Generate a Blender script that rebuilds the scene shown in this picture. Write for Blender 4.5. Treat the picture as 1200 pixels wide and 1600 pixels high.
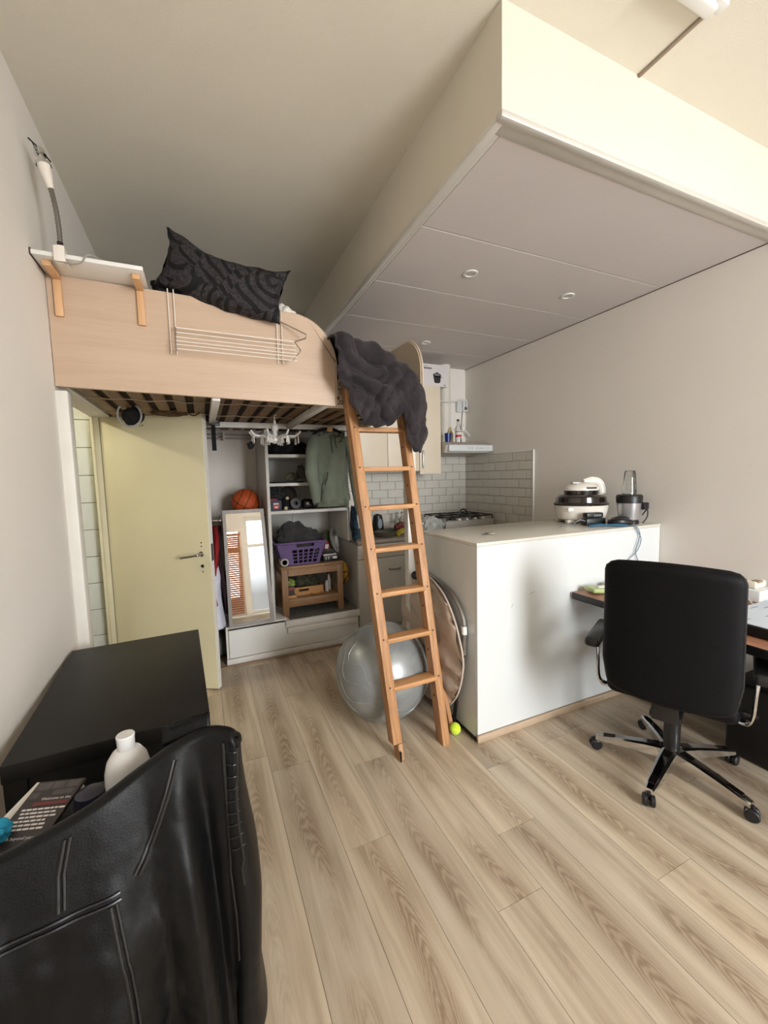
import bpy, bmesh, math, random
from mathutils import Vector, Matrix, noise
for o in list(bpy.data.objects): bpy.data.objects.remove(o, do_unlink=True)
scene = bpy.context.scene
COL = scene.collection
random.seed(7)
PI = math.pi
V = Vector
def R(a): return math.radians(a)

# ------------------------------------------------------------ camera
cam_d = bpy.data.cameras.new('camera'); cam = bpy.data.objects.new('camera', cam_d); COL.objects.link(cam)
cam_d.sensor_fit = 'VERTICAL'; cam_d.sensor_height = 32.0; cam_d.sensor_width = 24.0
cam_d.lens = 638.04/1600*32.0
cam_d.clip_start = 0.02
cr = V((0.9127, -0.4080, -0.0240)); cu = V((0.0577, 0.0699, 0.9959)); cb = -V((0.4047, 0.9103, -0.0873))
cr.normalize(); cb = (cb - cr*cb.dot(cr)).normalized(); cu = cb.cross(cr)
cam.matrix_world = Matrix(((cr.x, cu.x, cb.x, 0), (cr.y, cu.y, cb.y, 0), (cr.z, cu.z, cb.z, 1.5), (0, 0, 0, 1)))
scene.camera = cam

# ------------------------------------------------------------ light
world = bpy.data.worlds.new('world'); scene.world = world; world.use_nodes = True
wn = world.node_tree.nodes; wl = world.node_tree.links
bgn = wn.get('Background') or wn.new('ShaderNodeBackground')
bgn.inputs[1].default_value = 2.0
wtc = wn.new('ShaderNodeTexCoord'); wsx = wn.new('ShaderNodeSeparateXYZ'); wrp = wn.new('ShaderNodeValToRGB')
wl.new(wtc.outputs['Generated'], wsx.inputs[0]); wl.new(wsx.outputs[2], wrp.inputs[0]); wl.new(wrp.outputs[0], bgn.inputs[0])
wrp.color_ramp.elements[0].position = 0.0; wrp.color_ramp.elements[0].color = (0.28, 0.275, 0.27, 1)   # street and facades below the horizon
wrp.color_ramp.elements[1].position = 0.08; wrp.color_ramp.elements[1].color = (0.92, 0.96, 1.0, 1)   # overcast sky
def area(name, loc, rot, sx, sy, power, color):
    l = bpy.data.lights.new(name, 'AREA'); l.shape = 'RECTANGLE'; l.size = sx; l.size_y = sy
    l.energy = power; l.color = color
    o = bpy.data.objects.new(name, l); COL.objects.link(o); o.location = loc; o.rotation_euler = rot
    return o
# daylight entering through the two tall windows behind the camera
area('daylight_right_window', (2.08, -2.94, 1.62), (R(60), 0, 0), 1.22, 2.25, 325, (0.945, 0.975, 1.0))
area('daylight_left_window', (0.05, -2.94, 1.25), (R(66), 0, 0), 1.25, 1.6, 55, (0.945, 0.975, 1.0))
vs = scene.view_settings
vs.view_transform = 'Standard'; vs.look = 'None'; vs.exposure = -0.17; vs.gamma = 1.0; vs.use_curve_mapping = False

# ------------------------------------------------------------ helpers
def lin(c):
    return tuple(((x/255)/12.92 if x/255 <= 0.04045 else ((x/255+0.055)/1.055)**2.4) for x in c) + (1.0,)
def rgb(r, g, b): return lin((r, g, b))
class NT:
    def __init__(s, name):
        s.m = bpy.data.materials.new(name); s.m.use_nodes = True
        s.t = s.m.node_tree; s.n = s.t.nodes; s.l = s.t.links
        s.b = s.n.get('Principled BSDF'); s.out = s.n.get('Material Output')
    def node(s, t, **kw):
        nd = s.n.new(t)
        for k, v in kw.items(): setattr(nd, k, v)
        return nd
    def link(s, a, b): s.l.new(a, b)
    def val(s, nd, i, v):
        if hasattr(v, 'is_output') or isinstance(v, bpy.types.NodeSocket): s.link(v, nd.inputs[i])
        else: nd.inputs[i].default_value = v
    def math(s, op, a, b=0.0, c=None):
        nd = s.node('ShaderNodeMath', operation=op); s.val(nd, 0, a); s.val(nd, 1, b)
        if c is not None: s.val(nd, 2, c)
        return nd.outputs[0]
    def noise(s, vec, scale, detail=3, rough=0.5, dist=0.0):
        nd = s.node('ShaderNodeTexNoise'); nd.inputs['Scale'].default_value = scale; nd.inputs['Detail'].default_value = detail
        nd.inputs['Roughness'].default_value = rough; nd.inputs['Distortion'].default_value = dist
        if vec is not None: s.link(vec, nd.inputs['Vector'])
        return nd.outputs[0]
    def obj_co(s): return s.node('ShaderNodeTexCoord').outputs['Object']
    def mapping(s, vec, scale=(1, 1, 1), loc=(0, 0, 0), rot=(0, 0, 0)):
        nd = s.node('ShaderNodeMapping'); s.link(vec, nd.inputs[0]); nd.inputs['Scale'].default_value = scale
        nd.inputs['Location'].default_value = loc; nd.inputs['Rotation'].default_value = rot
        return nd.outputs[0]
    def ramp(s, fac, stops):
        nd = s.node('ShaderNodeValToRGB'); s.link(fac, nd.inputs[0]); cr = nd.color_ramp
        while len(cr.elements) < len(stops): cr.elements.new(0.5)
        for e, (p, c) in zip(cr.elements, stops): e.position = p; e.color = c
        return nd.outputs[0]
    def mix(s, f, a, b, bt='MIX'):
        nd = s.node('ShaderNodeMix', data_type='RGBA', blend_type=bt)
        s.val(nd, 0, f); s.val(nd, 6, a); s.val(nd, 7, b)
        return nd.outputs[2]
    def bump(s, h, strength=0.2, dist=0.01, normal=None):
        nd = s.node('ShaderNodeBump'); nd.inputs['Strength'].default_value = strength; nd.inputs['Distance'].default_value = dist
        s.link(h, nd.inputs['Height'])
        if normal is not None: s.link(normal, nd.inputs['Normal'])
        s.link(nd.outputs[0], s.b.inputs['Normal']); return nd.outputs[0]
    def col(s, c): s.val(s.b, 'Base Color', c)
    def set(s, **kw):
        for k, v in kw.items(): s.b.inputs[k.replace('_', ' ')].default_value = v
MATS = {}
def plain(name, c, rough=0.5, metal=0.0, var=0.06, scale=6.0, bump=0.0, bscale=60, spec=0.5, coat=0.0, sheen=0.0):
    if name in MATS: return MATS[name]
    t = NT(name); co = t.obj_co(); nz = t.noise(co, scale, 4)
    d = tuple(x*(1-var) for x in c[:3]) + (1,); u = tuple(min(1, x*(1+var)) for x in c[:3]) + (1,)
    t.col(t.ramp(nz, [(0.3, d), (0.7, u)]))
    t.set(Roughness=rough, Metallic=metal, Specular_IOR_Level=spec, Coat_Weight=coat)
    if sheen: t.set(Sheen_Weight=sheen, Sheen_Roughness=0.5)
    if bump: t.bump(t.noise(co, bscale, 4), bump, 0.004)
    MATS[name] = t.m; return t.m
def wood(name, a, b, rough=0.5, axis=2, scale=1.0, bump=0.15, knots=False):
    """straight-grained wood, grain along the given local axis"""
    if name in MATS: return MATS[name]
    t = NT(name); co = t.obj_co()
    sc = [14*scale]*3; sc[axis] = 1.1*scale
    mp = t.mapping(co, tuple(sc)); n1 = t.noise(mp, 2.2, 5, 0.6, 0.8)
    sc2 = [60*scale]*3; sc2[axis] = 3*scale
    n2 = t.noise(t.mapping(co, tuple(sc2)), 3.0, 4, 0.6)
    f = t.math('ADD', t.math('MULTIPLY', n1, 0.7), t.math('MULTIPLY', n2, 0.3))
    c = t.ramp(f, [(0.34, a), (0.66, b)])
    if knots:
        vo = t.node('ShaderNodeTexVoronoi'); vo.inputs['Scale'].default_value = 1.0
        sk = [7.0]*3; sk[axis] = 3.2
        t.link(t.mapping(co, tuple(sk)), vo.inputs['Vector'])
        k = t.ramp(vo.outputs['Distance'], [(0.09, (0.07, 0.025, 0.01, 1)), (0.17, (1, 1, 1, 1))])
        c = t.mix(1.0, c, k, 'MULTIPLY')
    t.col(c); t.set(Roughness=rough); t.bump(f, bump, 0.003)
    MATS[name] = t.m; return t.m

def bm_new(): return bmesh.new()
def box(bm, lo, hi, bev=0.0, seg=2, M=None):
    lo = V(lo); hi = V(hi); c = (lo+hi)/2; s = hi-lo
    r = bmesh.ops.create_cube(bm, size=1.0); vs_ = r['verts']
    for v in vs_: v.co = V((v.co.x*s.x, v.co.y*s.y, v.co.z*s.z)) + c
    if bev > 0:
        es = list({e for v in vs_ for e in v.link_edges})
        rr = bmesh.ops.bevel(bm, geom=es, offset=min(bev, min(abs(s.x), abs(s.y), abs(s.z))*0.49), segments=seg, affect='EDGES', profile=0.5)
        vs_ = list({v for f in rr['faces'] for v in f.verts} | {v for v in vs_ if v.is_valid})
    if M is not None:
        for v in vs_: v.co = M @ v.co
    return vs_
def frame(d):
    d = V(d).normalized(); a = V((0, 0, 1)) if abs(d.z) < 0.9 else V((1, 0, 0))
    x = a.cross(d).normalized(); return x, d.cross(x).normalized()
def tube(bm, pts, r, n=10, closed=False, cap=True, flat=1.0):
    pts = [V(p) for p in pts]; N = len(pts); rs = r if isinstance(r, (list, tuple)) else [r]*N
    tang = []
    for i in range(N):
        a = pts[(i-1) % N] if (closed or i > 0) else pts[i]; b = pts[(i+1) % N] if (closed or i < N-1) else pts[i]
        tang.append((b-a).normalized() if (b-a).length > 1e-9 else V((0, 0, 1)))
    x, y = frame(tang[0]); rings = []
    for i in range(N):
        if i > 0:
            q = tang[i-1].rotation_difference(tang[i]); x = q @ x
            x = (x - tang[i]*x.dot(tang[i])).normalized(); y = tang[i].cross(x)
        rings.append([bm.verts.new(pts[i] + x*math.cos(2*PI*k/n)*rs[i] + y*math.sin(2*PI*k/n)*rs[i]*flat) for k in range(n)])
    for i in range(N if closed else N-1):
        A = rings[i]; B = rings[(i+1) % N]
        for k in range(n): bm.faces.new((A[k], A[(k+1) % n], B[(k+1) % n], B[k]))
    if cap and not closed:
        bm.faces.new(rings[0][::-1]); bm.faces.new(rings[-1])
def cyl(bm, p0, p1, r0, r1=None, n=16): tube(bm, [p0, p1], [r0, r0 if r1 is None else r1], n)
def lathe(bm, prof, n=24, c=(0, 0, 0), M=None, sx=1.0, sy=1.0):
    c = V(c); rings = []
    for r, z in prof:
        if r < 1e-6:
            p = V((0, 0, z)); rings.append([bm.verts.new((M @ p if M else p) + c)])
        else:
            rr = []
            for k in range(n):
                p = V((r*sx*math.cos(2*PI*k/n), r*sy*math.sin(2*PI*k/n), z)); rr.append(bm.verts.new((M @ p if M else p) + c))
            rings.append(rr)
    for A, B in zip(rings, rings[1:]):
        for k in range(n):
            a = A[k % len(A)]; a2 = A[(k+1) % len(A)]; b = B[k % len(B)]; b2 = B[(k+1) % len(B)]
            vv = []
            for q in (a, a2, b2, b):
                if q not in vv: vv.append(q)
            if len(vv) > 2:
                try: bm.faces.new(vv)
                except ValueError: pass
    for q in (rings[0], rings[-1]):
        if len(q) > 2:
            try: bm.faces.new(q)
            except ValueError: pass
def prism(bm, poly, fn, t0, t1):
    """poly = 2D points, fn(u, v, t) -> 3D"""
    A = [bm.verts.new(fn(u, v, t0)) for u, v in poly]; B = [bm.verts.new(fn(u, v, t1)) for u, v in poly]
    n = len(poly)
    bm.faces.new(A[::-1]); bm.faces.new(B)
    for i in range(n): bm.faces.new((A[i], A[(i+1) % n], B[(i+1) % n], B[i]))
def surf(bm, fn, nu, nv, closeu=False):
    g = [[bm.verts.new(fn(i/(nu if closeu else nu-1), j/(nv-1))) for j in range(nv)] for i in range(nu)]
    for i in range(nu if closeu else nu-1):
        for j in range(nv-1):
            bm.faces.new((g[i][j], g[(i+1) % nu][j], g[(i+1) % nu][j+1], g[i][j+1]))
    return g
def fbm(p, o=4):
    s = 0; a = 1.0; p = V(p)
    for _ in range(o): s += a*noise.noise(p); p = p*2.03; a *= 0.5
    return s
def blob(bm, c, s, amp=0.2, freq=2.0, seed=0, flat=True, sub=4):
    r = bmesh.ops.create_icosphere(bm, subdivisions=sub, radius=1.0)
    for v in r['verts']:
        d = v.co.normalized(); k = 1 + amp*fbm(d*freq + V((seed*3.7, seed*1.3, seed)), 4)
        q = V((d.x*s[0]*k, d.y*s[1]*k, d.z*s[2]*k))
        if flat: q.z = max(q.z, -s[2]*0.55)
        v.co = q + V(c)
def mk(name, bm, mat, parent=None, smooth=True, ang=35, world=True, mods=()):
    bmesh.ops.recalc_face_normals(bm, faces=bm.faces[:])
    me = bpy.data.meshes.new(name)
    if parent is not None and world:
        mi = parent_inv(parent)
        for v in bm.verts: v.co = mi @ v.co
    bm.to_mesh(me); bm.free(); me.materials.append(mat)
    if smooth:
        me.polygons.foreach_set('use_smooth', [True]*len(me.polygons)); me.set_sharp_from_angle(angle=R(ang))
    o = bpy.data.objects.new(name, me); COL.objects.link(o)
    if parent is not None: o.parent = parent
    for kind, kw in mods:
        md = o.modifiers.new(kind.lower(), kind)
        for k, v in kw.items(): setattr(md, k, v)
    return o
def parent_mat(o):
    m = Matrix.LocRotScale(o.location, o.rotation_euler, o.scale)
    return (parent_mat(o.parent) @ m) if o.parent else m
def parent_inv(o): return parent_mat(o).inverted()
def tag(o, label=None, cat=None, group=None, kind=None):
    if label: o['label'] = label
    if cat: o['category'] = cat
    if group: o['group'] = group
    if kind: o['kind'] = kind
    return o
def thing(name, label, cat, loc=(0, 0, 0), rz=0.0, group=None):
    o = bpy.data.objects.new(name, None); COL.objects.link(o); o.location = loc; o.rotation_euler = (0, 0, rz)
    o.empty_display_size = 0.05
    return tag(o, label, cat, group)
def struct(name, bm, mat, smooth=False, parent=None, label=None):
    o = mk(name, bm, mat, parent, smooth)
    if parent is None: o['kind'] = 'structure'
    if label: o['label'] = label
    return o
def one(name, bm, mat, label, cat, origin, smooth=True, group=None, ang=35, mods=()):
    """a thing that is a single mesh, with its origin at its base"""
    for v in bm.verts: v.co -= V(origin)
    o = mk(name, bm, mat, None, smooth, ang, mods=mods); o.location = origin
    return tag(o, label, cat, group)
def text(name, s, size, mat, parent, M, depth=0.0, world=True):
    cu_ = bpy.data.curves.new(name, 'FONT'); cu_.body = s; cu_.size = size; cu_.extrude = depth; cu_.resolution_u = 2
    tmp = bpy.data.objects.new(name, cu_); COL.objects.link(tmp)
    dg = bpy.context.evaluated_depsgraph_get(); me = bpy.data.meshes.new_from_object(tmp.evaluated_get(dg))
    bpy.data.objects.remove(tmp, do_unlink=True); bpy.data.curves.remove(cu_)
    me.transform((parent_inv(parent) @ M) if (world and parent) else M)
    me.name = name; me.materials.clear(); me.materials.append(mat)
    o = bpy.data.objects.new(name, me); COL.objects.link(o)
    if parent: o.parent = parent
    return o
def catmull(pts, k=8, closed=False):
    P = [V(p) for p in pts]; n = len(P); out = []
    for i in range(n if closed else n-1):
        g = (lambda j: P[j % n]) if closed else (lambda j: P[max(0, min(n-1, j))])
        p0, p1, p2, p3 = g(i-1), g(i), g(i+1), g(i+2)
        for q in range(k):
            t = q/k
            out.append(0.5*((2*p1) + (p2-p0)*t + (2*p0-5*p1+4*p2-p3)*t*t + (3*p1-p0-3*p2+p3)*t**3))
    if not closed: out.append(P[-1])
    return out
def interp(xs, ys, x):
    if x <= xs[0]: return ys[0]
    for i in range(len(xs)-1):
        if x <= xs[i+1]:
            t = (x-xs[i])/(xs[i+1]-xs[i]); t = t*t*(3-2*t); return ys[i]*(1-t) + ys[i+1]*t
    return ys[-1]

# ------------------------------------------------------------ materials
def m_wall(name, c, var=0.03, rough=0.85, bump=0.12, bscale=140):
    return plain(name, c, rough, 0, var, 1.3, bump, bscale, spec=0.25)
WALL = m_wall('cream_wall_paint', rgb(233, 227, 219))
SOFF = m_wall('cream_soffit_paint', rgb(217, 210, 195))
CEIL = m_wall('textured_ceiling_paint', rgb(231, 225, 210), 0.03, 0.9, 0.35, 260)
PANELM = m_wall('grey_ceiling_panel', rgb(210, 203, 200), 0.02, 0.7, 0.05)
WHITE = plain('white_laminate', rgb(232, 231, 226), 0.35, 0, 0.02, 3)
GLOSSW = plain('white_satin_laminate', rgb(214, 217, 216), 0.28, 0, 0.015, 2)
TRIMW = plain('white_painted_wood', rgb(226, 222, 214), 0.45, 0, 0.03, 8, 0.05, 40)
ALU = plain('white_aluminium_trim', rgb(214, 210, 202), 0.35, 0.3, 0.03, 8)
GREYW = plain('shelf_grey_white', rgb(214, 211, 204), 0.5, 0, 0.03, 5)
CREAMD = plain('cream_door_paint', rgb(218, 209, 174), 0.42, 0, 0.04, 2.0, 0.03, 20)
CREAMJ = plain('cream_jamb_paint', rgb(212, 204, 172), 0.5, 0, 0.05, 5)
BLACKM = plain('black_laminate', rgb(27, 25, 24), 0.5, 0, 0.1, 30, 0.03, 200, spec=0.35)
BLACKP = plain('black_plastic', rgb(22, 22, 23), 0.38, 0, 0.1, 10)
BLACKF = plain('black_fabric', rgb(20, 20, 22), 0.95, 0, 0.2, 40, 0.3, 300, sheen=0.15)
CHROME = plain('chrome', rgb(225, 225, 225), 0.1, 1.0, 0.02, 4)
STEEL = plain('brushed_steel', rgb(176, 176, 176), 0.32, 1.0, 0.05, 20)
DARKMET = plain('dark_metal', rgb(60, 60, 62), 0.4, 0.9, 0.1, 10)
WIREW = plain('white_coated_wire', rgb(232, 224, 212), 0.4, 0, 0.03, 20)
BIRCH = wood('pale_birch_veneer', rgb(190, 163, 139), rgb(201, 175, 151), 0.45, 0, 0.7, 0.03)
BIRCHE = plain('pale_birch_edge', rgb(226, 208, 186), 0.5, 0, 0.05, 20)
PINEZ = wood('orange_pine', rgb(152, 104, 66), rgb(206, 158, 112), 0.5, 2, 1.0, 0.2, True)
PINEX = wood('orange_pine_rung', rgb(160, 112, 68), rgb(212, 160, 108), 0.55, 0, 1.0, 0.25)
PINEB = wood('pine_bracket', rgb(206, 158, 112), rgb(226, 184, 140), 0.5, 2, 1.2, 0.1)
OAK = wood('brown_oak', rgb(124, 90, 58), rgb(160, 122, 82), 0.5, 0, 1.4, 0.15)
OAKZ = wood('brown_oak_leg', rgb(122, 90, 58), rgb(158, 120, 82), 0.5, 2, 1.4, 0.15)
SLATW = wood('tan_slat_wood', rgb(104, 78, 52), rgb(146, 114, 80), 0.6, 1, 1.0, 0.15)
DESKW = wood('reddish_desk_wood', rgb(140, 92, 68), rgb(176, 124, 96), 0.42, 1, 1.0, 0.05)
BEIGE = plain('beige_canvas', rgb(190, 172, 156), 0.9, 0, 0.06, 8, 0.3, 250, sheen=0.2)
INK = plain('black_ink', rgb(24, 22, 24), 0.6)
PAPER = plain('white_paper', rgb(226, 222, 214), 0.75, 0, 0.03, 10)
RED = plain('red_cloth', rgb(150, 18, 26), 0.85, 0, 0.15, 10, 0.2, 90)
GREENC = plain('sage_green_fleece', rgb(114, 122, 106), 0.95, 0, 0.08, 9, 0.35, 240, sheen=0.3)
LAV = plain('white_lavender_cloth', rgb(212, 212, 226), 0.85, 0, 0.05, 9, 0.2, 120)
DARKC = plain('dark_grey_cloth', rgb(54, 52, 52), 0.95, 0, 0.15, 12, 0.3, 160, sheen=0.2)
BLACKC = plain('black_cloth', rgb(22, 20, 20), 0.95, 0, 0.2, 12, 0.3, 160)
PURPLE = plain('purple_plastic', rgb(106, 86, 130), 0.4, 0, 0.05, 6)
def glassy(name, c=(1, 1, 1, 1), rough=0.03, ior=1.45):
    if name in MATS: return MATS[name]
    t = NT(name); t.set(Roughness=rough, Transmission_Weight=1.0, IOR=ior)
    t.col(t.ramp(t.noise(t.obj_co(), 3), [(0.2, c), (0.8, tuple(x*0.97 for x in c[:3]) + (1,))])); MATS[name] = t.m; return t.m
GLASS = glassy('clear_glass', (0.95, 0.98, 0.97, 1))
def m_pane():
    t = NT('window_pane_glass'); tr = t.node('ShaderNodeBsdfTransparent'); gl = t.node('ShaderNodeBsdfGlossy'); gl.inputs['Roughness'].default_value = 0.02
    fr = t.node('ShaderNodeFresnel'); fr.inputs[0].default_value = 1.45; mx = t.node('ShaderNodeMixShader')
    t.link(fr.outputs[0], mx.inputs[0]); t.link(tr.outputs[0], mx.inputs[1]); t.link(gl.outputs[0], mx.inputs[2]); t.link(mx.outputs[0], t.out.inputs[0])
    return t.m
PANE = m_pane()
def m_floor():
    t = NT('laminate_oak_plank'); oi = t.node('ShaderNodeObjectInfo'); rnd = oi.outputs['Random']
    co = t.obj_co(); off = t.node('ShaderNodeCombineXYZ'); t.link(t.math('MULTIPLY', rnd, 37.0), off.inputs[0]); t.link(t.math('MULTIPLY', rnd, 91.0), off.inputs[1])
    t.link(t.math('MULTIPLY', rnd, 13.0), off.inputs[2])
    ad = t.node('ShaderNodeVectorMath', operation='ADD'); t.link(co, ad.inputs[0]); t.link(off.outputs[0], ad.inputs[1]); p = ad.outputs[0]
    sx = t.node('ShaderNodeSeparateXYZ'); t.link(co, sx.inputs[0]); X = sx.outputs[0]; Y = sx.outputs[1]
    wob = t.math('SUBTRACT', t.noise(t.mapping(p, (2.0, 1.3, 1)), 1.0, 2), 0.5)
    xc = t.math('ADD', X, t.math('MULTIPLY', wob, 0.16))
    x2 = t.math('MULTIPLY', t.math('MULTIPLY', xc, xc), 900.0)
    warp = t.math('MULTIPLY', t.noise(t.mapping(p, (12, 2.4, 1)), 1.0, 4, 0.6), 3.2)
    v = t.math('ADD', t.math('ADD', x2, t.math('MULTIPLY', Y, 7.0)), warp)
    sn = t.math('SINE', t.math('MULTIPLY', v, 14.0))
    ring = t.math('MULTIPLY', t.math('ADD', sn, 1.0), 0.5)
    # cathedral grain only in the heart of the board
    heart = t.ramp(t.math('ABSOLUTE', xc), [(0.018, (1, 1, 1, 1)), (0.072, (0, 0, 0, 1))])
    patch = t.ramp(t.noise(t.mapping(p, (3.0, 1.5, 1)), 1.0, 3), [(0.36, (0, 0, 0, 1)), (0.58, (1, 1, 1, 1))])
    fib = t.noise(t.mapping(p, (150, 5, 1)), 1.0, 4, 0.65)
    streak = t.noise(t.mapping(p, (22, 1.2, 1)), 1.0, 4, 0.6, 0.3)
    base = t.ramp(streak, [(0.28, rgb(174, 156, 133)), (0.5, rgb(206, 189, 165)), (0.72, rgb(222, 207, 185))])
    hp = t.math('MULTIPLY', heart, patch)
    c = t.mix(t.math('MULTIPLY', hp, 0.55), base, rgb(160, 135, 107))
    c = t.mix(t.math('MULTIPLY', t.math('MULTIPLY', hp, ring), 0.62), c, rgb(120, 98, 76))
    c = t.mix(t.math('MULTIPLY', fib, 0.30), c, rgb(158, 140, 120))
    tone = t.ramp(rnd, [(0.0, (0.90, 0.90, 0.91, 1)), (1.0, (1.05, 1.04, 1.02, 1))])
    c = t.mix(1.0, c, tone, 'MULTIPLY')
    t.col(c); t.set(Roughness=0.42, Specular_IOR_Level=0.42)
    t.bump(t.math('ADD', fib, t.math('MULTIPLY', ring, 0.2)), 0.08, 0.002)
    return t.m
FLOORM = m_floor()
def m_leather():
    t = NT('black_leather'); co = t.obj_co()
    vo = t.node('ShaderNodeTexVoronoi'); vo.inputs['Scale'].default_value = 260; t.link(co, vo.inputs['Vector'])
    n2 = t.noise(co, 26, 5, 0.6); wv = t.node('ShaderNodeTexWave'); wv.inputs['Scale'].default_value = 16; wv.inputs['Distortion'].default_value = 0.6
    t.link(t.mapping(co, (1, 1, 1), rot=(0, R(38), 0)), wv.inputs['Vector'])
    h = t.math('ADD', t.math('MULTIPLY', vo.outputs['Distance'], 0.35), t.math('MULTIPLY', n2, 0.5))
    h = t.math('ADD', h, t.math('MULTIPLY', wv.outputs[1], 0.12))
    t.col(t.ramp(n2, [(0.3, rgb(7, 7, 8)), (0.7, rgb(12, 12, 13))])); t.set(Roughness=0.43, Specular_IOR_Level=0.22)
    t.bump(h, 0.16, 0.003); return t.m
LEATHER = m_leather()
def m_plush(name, a, b, sc=9):
    t = NT(name); co = t.obj_co(); n1 = t.noise(co, sc, 5, 0.6, 0.6); n2 = t.noise(co, 320, 3)
    t.col(t.ramp(t.math('ADD', t.math('MULTIPLY', n1, 0.7), t.math('MULTIPLY', n2, 0.3)), [(0.35, a), (0.68, b)]))
    t.set(Roughness=1.0, Sheen_Weight=0.1, Sheen_Roughness=0.5, Specular_IOR_Level=0.1); t.bump(n2, 0.5, 0.004); return t.m
PLUSH = m_plush('charcoal_plush', rgb(38, 35, 37), rgb(68, 62, 65))
def m_pillow():
    t = NT('black_swirl_fabric'); co = t.obj_co()
    cw = t.node('ShaderNodeVectorMath', operation='ADD'); t.link(co, cw.inputs[0])
    nv = t.node('ShaderNodeTexNoise'); nv.inputs['Scale'].default_value = 5.0; t.link(co, nv.inputs['Vector'])
    sc_ = t.node('ShaderNodeVectorMath', operation='SCALE'); t.link(nv.outputs['Color'], sc_.inputs[0]); sc_.inputs['Scale'].default_value = 0.10; t.link(sc_.outputs[0], cw.inputs[1])
    vo = t.node('ShaderNodeTexVoronoi'); vo.inputs['Scale'].default_value = 5.5; t.link(cw.outputs[0], vo.inputs['Vector'])
    # arcs fanning out inside each cell: leaf-like swirls
    fo = t.node('ShaderNodeVectorMath', operation='ADD'); t.link(vo.outputs['Position'], fo.inputs[0]); fo.inputs[1].default_value = (0.10, 0.0, 0.06)
    di = t.node('ShaderNodeVectorMath', operation='DISTANCE'); t.link(cw.outputs[0], di.inputs[0]); t.link(fo.outputs[0], di.inputs[1])
    f = t.ramp(t.math('MULTIPLY', t.math('ADD', t.math('SINE', t.math('MULTIPLY', di.outputs['Value'], 125.0)), 1.0), 0.5), [(0.22, (0, 0, 0, 1)), (0.42, (1, 1, 1, 1))])
    sp = t.noise(co, 90, 4, 0.7)
    cc = t.mix(t.math('MULTIPLY', t.math('GREATER_THAN', sp, 0.5), 0.5), rgb(34, 31, 33), rgb(70, 65, 68))
    t.col(t.mix(f, rgb(12, 11, 13), cc)); t.set(Roughness=0.7, Specular_IOR_Level=0.3)
    t.bump(t.math('ADD', f, t.math('MULTIPLY', sp, 0.3)), 0.5, 0.006); return t.m
PILLOWM = m_pillow()
TILEM = plain('glazed_metro_tile', rgb(208, 204, 194), 0.18, 0, 0.03, 4, 0.02, 30)
GROUT = plain('grout', rgb(172, 164, 154), 0.9, 0, 0.08, 30)
BTILE = plain('grey_white_bath_tile', rgb(214, 216, 208), 0.25, 0, 0.05, 14)

# ============================================================ SETTING
XL, XR, YN, YF, ZC = -0.57, 2.874, -2.6, 4.05, 3.06
ZS = 2.706; XS = 0.996; YS = 1.184
# floor ------------------------------------------------------
b = bm_new(); box(b, (XL-0.1, YN-0.1, -0.12), (XR+0.1, YF+0.1, -0.006)); floor = struct('floor', b, plain('dark_underlay', rgb(70, 58, 46), 0.9))
joints = {0.245: 2.05, 0.445: 1.46, 0.645: 0.62, 0.845: 1.02, 1.045: 1.26, 1.245: 0.30, 1.445: 0.86, 0.045: 0.9, -0.155: 1.7, -0.355: 0.5, 1.645: 1.62, 1.845: 0.35, 2.045: 1.1, 2.245: 0.7}
x0 = -0.555
plank_meshes = {}
def plank_mesh(w, l):
    key = (round(w, 3), round(l, 3))
    if key not in plank_meshes:
        bb = bm_new(); box(bb, (-w/2+0.0008, -l/2+0.0008, -0.006), (w/2-0.0008, l/2-0.0008, 0.0))
        me = bpy.data.meshes.new('plank'); bb.to_mesh(me); bb.free(); me.materials.append(FLOORM); plank_meshes[key] = me
    return plank_meshes[key]
LP = 1.29
for i in range(18):
    xa = x0 + 0.2*i; xb = min(xa+0.2, XR)
    if i == 16: xb = XR
    if xa > XR-0.05: break
    j0 = joints.get(round(xa, 3), None)
    if j0 is None: j0 = random.uniform(0, LP)
    ys = [j0 + LP*k for k in range(-6, 7)]
    cuts = [YN] + [y for y in ys if YN+0.05 < y < YF-0.05] + [YF]
    for ya, yb in zip(cuts, cuts[1:]):
        o = bpy.data.objects.new('plank', plank_mesh(xb-xa, yb-ya)); COL.objects.link(o); o.parent = floor
        o.location = ((xa+xb)/2, (ya+yb)/2, 0)
# walls ------------------------------------------------------
b = bm_new()
box(b, (XL-0.1, YN-0.1, 0), (XL, 2.52, ZC)); box(b, (XL-0.1, 2.52, 1.955), (XL, 3.45, ZC)); box(b, (XL-0.1, 3.45, 0), (XL, YF+0.1, ZC))
struct('wall_left', b, WALL)
b = bm_new(); box(b, (XR, YN-0.1, 0), (XR+0.1, YF+0.1, ZC)); wall_right = struct('wall_right', b, WALL)
b = bm_new(); box(b, (XL, YF, 0), (XR, YF+0.1, ZC)); wall_back = struct('wall_back', b, WALL)
W1 = (-0.56, 0.74); W2 = (1.42, 2.68); WD = (0.82, 1.32); WZ = (0.14, 2.62)
b = bm_new()
box(b, (XL, YN-0.12, 0), (XR, YN, WZ[0])); box(b, (XL, YN-0.12, WZ[1]), (XR, YN, ZC))
box(b, (XL, YN-0.12, 1.98), (W1[1], YN, WZ[1])); box(b, (W1[1], YN-0.12, WZ[0]), (WD[0], YN, WZ[1])); box(b, (WD[0], YN-0.12, 2.3), (WD[1], YN, WZ[1])); box(b, (WD[1], YN-0.12, WZ[0]), (W2[0], YN, WZ[1])); box(b, (W2[1], YN-0.12, WZ[0]), (XR, YN, WZ[1]))
struct('wall_rear', b, WALL)
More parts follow.
